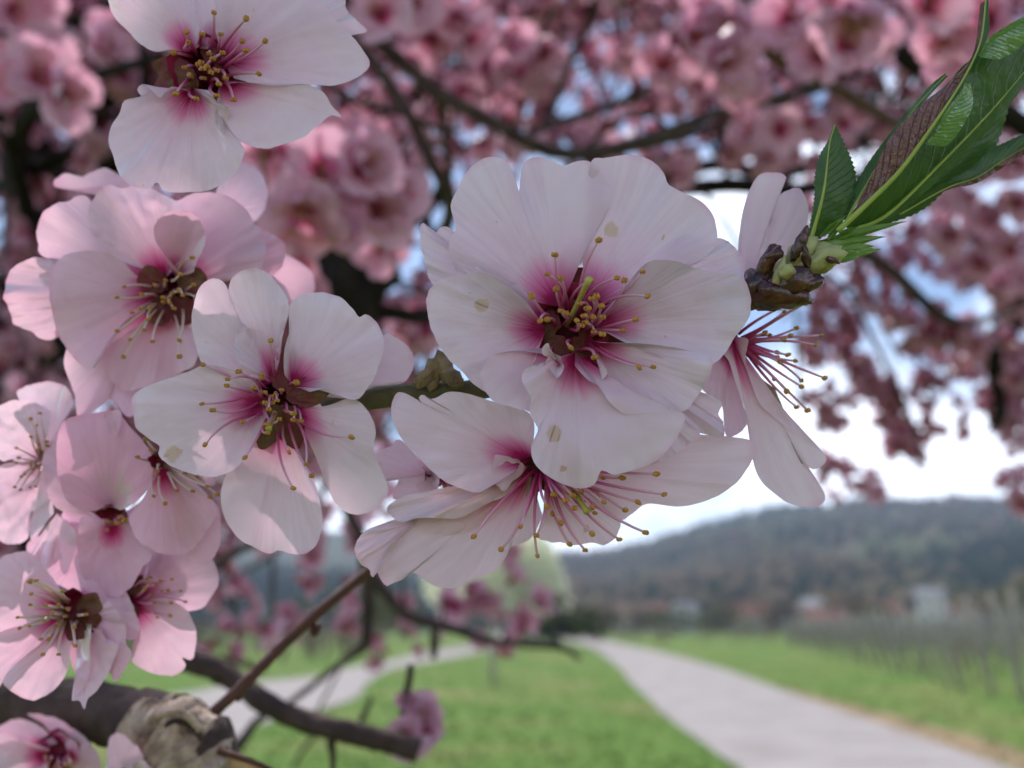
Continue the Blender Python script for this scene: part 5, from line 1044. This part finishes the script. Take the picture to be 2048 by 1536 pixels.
# clearly readable ones, placed one by one
for (x, y, d, s) in [(78,157,.56,1),(118,192,.55,.95),(38,175,.58,.9),(90,110,.60,.9),(20,25,.6,.9),(70,10,.62,.9),(205,100,.68,.9),(240,60,.7,.9),(175,60,.72,.85),(640,345,.50,1.0),(715,338,.50,1.0),(608,420,.48,1.0),(656,458,.50,.95),(748,425,.52,1.05),(560,300,.52,1),(585,480,.5,1),(800,400,.56,.9),(690,300,.55,1),(545,530,.5,1),(770,490,.58,.9),(600,560,.56,.9),
        (932,74,.80,1.15),(1022,94,.80,1.15),(1084,105,.82,1.1),(1033,152,.82,1.05),(1082,148,.84,1.0),(912,27,.78,1.1),(860,75,.8,1),(970,140,.85,1),(760,30,.7,1.1),(820,10,.72,1.1),(1373,78,.62,1.05),(1433,121,.60,1.1),(1400,40,.64,1),(1330,130,.7,1),(1480,150,.64,1),(1470,60,.62,1.1),(1687,96,.50,.8),(1650,33,.52,.95),(1700,30,.50,1),(1730,90,.54,.95),(1850,8,.52,1.1),(1983,40,.56,1.05),(1900,60,.58,1),(1920,110,.62,1),(1580,40,.6,1),(1540,60,.64,1),(1640,110,.58,.95),
        (1558,258,.95,1.2),(1537,312,.95,1.1),(1500,270,.98,1),(1590,300,1.0,1),(1450,300,1.0,1),(1620,240,1.0,1),(1690,250,1.0,1),(1720,210,.95,1),(1640,330,1.05,1),(1480,230,1.1,1),
        (1940,400,.9,1),(1900,470,.9,1),(1990,440,.92,1.1),(1960,520,.95,1),(2030,500,.9,1),(1920,540,1.0,.9),(2000,570,1.0,1),(2040,400,.9,1),(2030,330,.9,1),(1985,330,.95,1),(1900,400,1.0,.9),(2040,560,1.0,1)]:
    p = P(x, y, d); bl(p, rdir(TOCAM(p), 1.6), s, d < .72)
for (x, y, d, s) in [(842,1432,.38,.46),(812,1476,.365,.44),(850,1462,.375,.4),(812,1400,.37,.2),(826,1404,.37,.2)]:
    p = P(x, y, d); bl(p, rdir(TOCAM(p)+UP*.5, 1.8), s, True)
for (x, y, s) in cp(17, [(1310,470,.8),(1330,540,.8),(1390,510,.9),(1430,550,.8),(1420,410,.7),(1470,440,.7),(1530,400,.8),(1560,440,.6),(1640,430,.8),(1690,410,.6),(1610,500,.8),(1640,550,.7),(1500,640,.6),(1560,630,.6),(1620,640,.6),(1480,600,.5),(1390,450,.7),(1350,590,.6)]):
    p = P(x, y, .98); bl(p+rdir()*.02, rdir(), s*1.05)
for (x, y, s) in cp(17, [(270,640,.9),(240,670,.6),(300,670,.7),(560,540,.8),(590,590,.7),(620,640,.9),(650,660,.7),(30,540,.9),(60,590,.9),(10,590,.7),(910,420,.6),(930,450,.6),(915,520,.7),(930,560,.7),(960,590,.7),(990,630,.6),(950,650,.6),(1000,670,.6),(1030,700,.6),(1010,730,.5),(330,270,.8),(340,320,.6),(420,250,.8),(440,310,.7),(510,270,.8),(590,220,.8),(620,250,.7),(700,250,.8),(730,290,.7),(760,240,.7),(230,230,.8),(270,270,.7),(220,370,.5),(760,110,.7),(770,160,.7),(880,40,.8),(910,20,.8),(850,60,.7),(150,130,.8),(130,170,.8),(1660,120,.8),(1640,150,.7),(1690,140,.6)]):
    p = P(x, y, 1.0); bl(p+rdir()*.03, rdir(), s)
def spray(path, spread=.02, step=.017, jit=.3, smin=.6, smax=.95):
    """blossoms crowded along a 3D path"""
    L = sum((path[i+1]-path[i]).length for i in range(len(path)-1)); n = max(2, int(L/step)); acc = 0
    q = catmull([tuple(p) for p in path], n)
    for i in range(n):
        o = rdir(); p = Vector(q[i])+o*spread*rb.uniform(.3, 1.0)
        bl(p, (o+rdir()*.5).normalized(), rb.uniform(smin, smax))
def spray_px(c, pts, d, **k): spray([P(x, y, d) for x, y in cp(c, pts)], **k)
for pts, d in [([(470,640),(560,800),(700,930),(750,1080),(840,1280)], 1.5), ([(520,700),(620,820),(720,960),(790,1120),(860,1240)], 1.55), ([(280,880),(400,930),(460,1010),(430,1130)], 1.4), ([(860,870),(950,910),(990,1010),(1060,1080)], 1.5), ([(330,1310),(450,1360),(560,1370),(690,1370)], 1.5), ([(1300,640),(1320,800),(1340,950),(1300,1050),(1220,1100)], 1.4), ([(1360,700),(1400,850),(1420,1000),(1440,1150)], 1.4), ([(1180,600),(1210,720),(1260,850),(1270,960)], 1.45), ([(740,440),(850,500),(960,560),(1100,620),(1200,660)], 1.3), ([(760,560),(900,600),(1050,650),(1200,700)], 1.35), ([(860,760),(980,770),(1120,780)], 1.5), ([(740,210),(820,180),(860,230)], 1.4), ([(930,190),(1000,220),(1060,280)], 1.35), ([(1050,90),(1200,180),(1330,300),(1440,420)], 1.2), ([(1200,60),(1330,150),(1451,300)], 1.2), ([(1200,260),(1300,380),(1420,450)], 1.25), ([(1420,560),(1450,700),(1451,800)], 1.3), ([(330,340),(420,420),(450,520),(560,600)], 1.5), ([(380,600),(460,540),(520,620)], 1.6), ([(270,440),(300,560),(320,680)], 1.5), ([(430,300),(560,360),(640,390)], 1.3), ([(1410,1410),(1440,1480),(1445,1560)], 1.3), ([(700,340),(760,400),(780,500)], 1.4), ([(560,200),(650,300),(700,330)], 1.3), ([(840,1130),(880,1120)], 1.4)]:
    spray_px(13, pts, d, spread=.022, step=.0072, smin=.8, smax=1.15)
# the mass of the crown: twigs leave the limbs and carry blossoms
def region(x, y):
    if x < 880: return y < 1020
    if x < 1500: return y < 620
    return y < 420+.10*(x-1500)
twigs = 0; tries = 0
while twigs < 330 and tries < 6000:
    tries += 1
    x, y = rb.uniform(-160, 2200), rb.uniform(-260, 1040)
    if not region(x, y): continue
    if 850 < x < 1500 and 380 < y: 
        if rb.random() < .6: continue
    d = rb.choice([rb.uniform(.95, 1.5), rb.uniform(1.4, 2.4), rb.uniform(2.0, 3.6)])
    c = P(x, y, d); base = min(NODES, key=lambda q: (q-c).length+.15*abs(q.z-c.z))
    g = (rdir(Vector((.5, .3, .35)), .7)); L = rb.uniform(.18, .34)*min(1.6, .6+d*.4)
    e0, e1 = c-g*L*.5, c+g*L*.5
    if proj(e1)[0] > 1560 and proj(e1)[1] > 520: continue
    if proj(e1)[0] > 1560 and proj(e0)[1] > 520: continue
    pth = [base, base+(e0-base)*.5+Vector((0, 0, .04))+rdir()*.03, e0, c+rdir()*.02, e1]
    n_ = 12; q = catmull([tuple(v_) for v_ in pth], n_)
    tube('twig', [Vector(a)-T0 for a in q], [.0038*(1-.75*i/n_) for i in range(n_)], M['bark'], TREE, 5)
    spray([e0, c, e1], spread=.034, step=.0165, smin=.75, smax=1.1)
    twigs += 1
# bough added overhead, out of view, to shade the near twig from the sun
F1P = F1['root'].location
for (dx, t, L, ang) in [(.02, .75, .26, .3), (.06, .85, .26, 1.2), (.05, .95, .24, -.5), (.0, .9, .2, 2.2), (.09, .8, .22, -1.1), (.03, 1.05, .26, .9)]:
    c = F1P+SUN_DIR*t+Vector((dx+.018, 0, 0)); a = SUN_DIR.orthogonal().normalized(); b_ = SUN_DIR.cross(a); g = a*math.cos(ang)+b_*math.sin(ang)
    e0, e1 = c-g*L*.5, c+g*L*.5; base = min(NODES, key=lambda q: (q-e0).length)
    q = catmull([tuple(v_) for v_ in (base, (base+e0)*.5+Vector((0, 0, .06)), e0, c, e1)], 16)
    tube('twig', [Vector(x_)-T0 for x_ in q], [.005*(1-.7*i/16) for i in range(16)], M['bark'], TREE, 6)
    spray([e0, c, e1], spread=.045, step=.0078, smin=.9, smax=1.2)
# unseen twigs added above the view to shade the crown below
for k_ in range(46):
    c = P(rb.uniform(-300, 2300), rb.uniform(-1500, -250), rb.uniform(1.3, 3.0)); base = min(NODES, key=lambda q: (q-c).length); g = rdir(Vector((.5, .3, .35)), .7); L = .4
    q = catmull([tuple(v_) for v_ in (base, base+(c-g*.2-base)*.5+Vector((0, 0, .05)), c-g*.2, c+g*.2)], 12)
    tube('twig', [Vector(x_)-T0 for x_ in q], [.004*(1-.75*i/12) for i in range(12)], M['bark'], TREE, 5)
    spray([c-g*.2, c, c+g*.2], spread=.05, step=.014, smin=.9, smax=1.25)
def visible(p):
    x, y = proj(p); return -80 < x < 2130 and -80 < y < 1600
vis = [b for b in BLO if visible(b[0])]
vis.sort(key=lambda b: (not b[3], (b[0]-CAMP).length/b[2]))
chosen = vis[:300]; ids = set(id(b) for b in chosen); rest = [b for b in BLO if id(b) not in ids]
PINKS = [(.86, .63, .71), (.88, .69, .75), (.84, .57, .66), (.87, .65, .72)]
detail_n = 0
for i, (p, dr, s, near) in enumerate(chosen):
    q = dr.to_track_quat('Z', 'Y') @ Euler((0, 0, rb.uniform(0, 6.28))).to_quaternion()
    if near and detail_n < 60:
        cm, pm, sm = DETAIL[detail_n % 5]; detail_n += 1
        o = link(bpy.data.objects.new('blossom', cm), TREE)
        for me in pm:
            k = link(bpy.data.objects.new('petal', me), o); t = PINKS[i % 4]; k.color = (*t, 1)
        st = link(bpy.data.objects.new('stamens', sm), o); stuff(st)
    else:
        o = link(bpy.data.objects.new('blossom', SINGLE[i % 7]), TREE); o.color = (*PINKS[i % 4], 1)
    o.location = p-T0; o.rotation_mode = 'QUATERNION'; o.rotation_quaternion = q; o.scale = (s, s, s)
VV, FF, UU, MI = [], [], [], []
off = 0
arrs = [(np.array([tuple(x) for x in b[0]]), b[1], b[2], b[3]) for b in STUFFB]
for i, (p, dr, s, near) in enumerate(rest):
    v, f, u, mi = arrs[i % len(arrs)]
    R = np.array((dr.to_track_quat('Z', 'Y') @ Euler((0, 0, rb.uniform(0, 6.28))).to_quaternion()).to_matrix())
    VV.append((v*s) @ R.T+np.array(p-T0)); FF += [tuple(k+off for k in t) for t in f]; UU += u; MI += mi; off += len(v)
o = mesh('blossoms', np.vstack(VV), FF, MATS3, TREE, uv=UU, mi=MI); stuff(o); o.color = (.83, .59, .67, 1)
print('BLOSSOMS', len(BLO), 'rest', len(rest), 'tris', len(FF)*2, 'twigs', twigs)
# ------------------------------------------------------------------ haze over the valley
m_, n_, l_ = mat('haze_air'); ho = n_.new('ShaderNodeOutputMaterial'); hv = n_.new('ShaderNodeVolumePrincipled')
hv.inputs['Color'].default_value = (.62, .77, 1.0, 1); hv.inputs['Density'].default_value = .00026; hv.inputs['Anisotropy'].default_value = .2
l_.new(hv.outputs[0], ho.inputs['Volume'])
v, f, u = box_data(-2900, 2900, -300, 2900, -3.0, 330)
hz = stuff(tag(mesh('haze', v, f, m_, smooth=False), 'thin pale haze in the valley air', 'haze'))
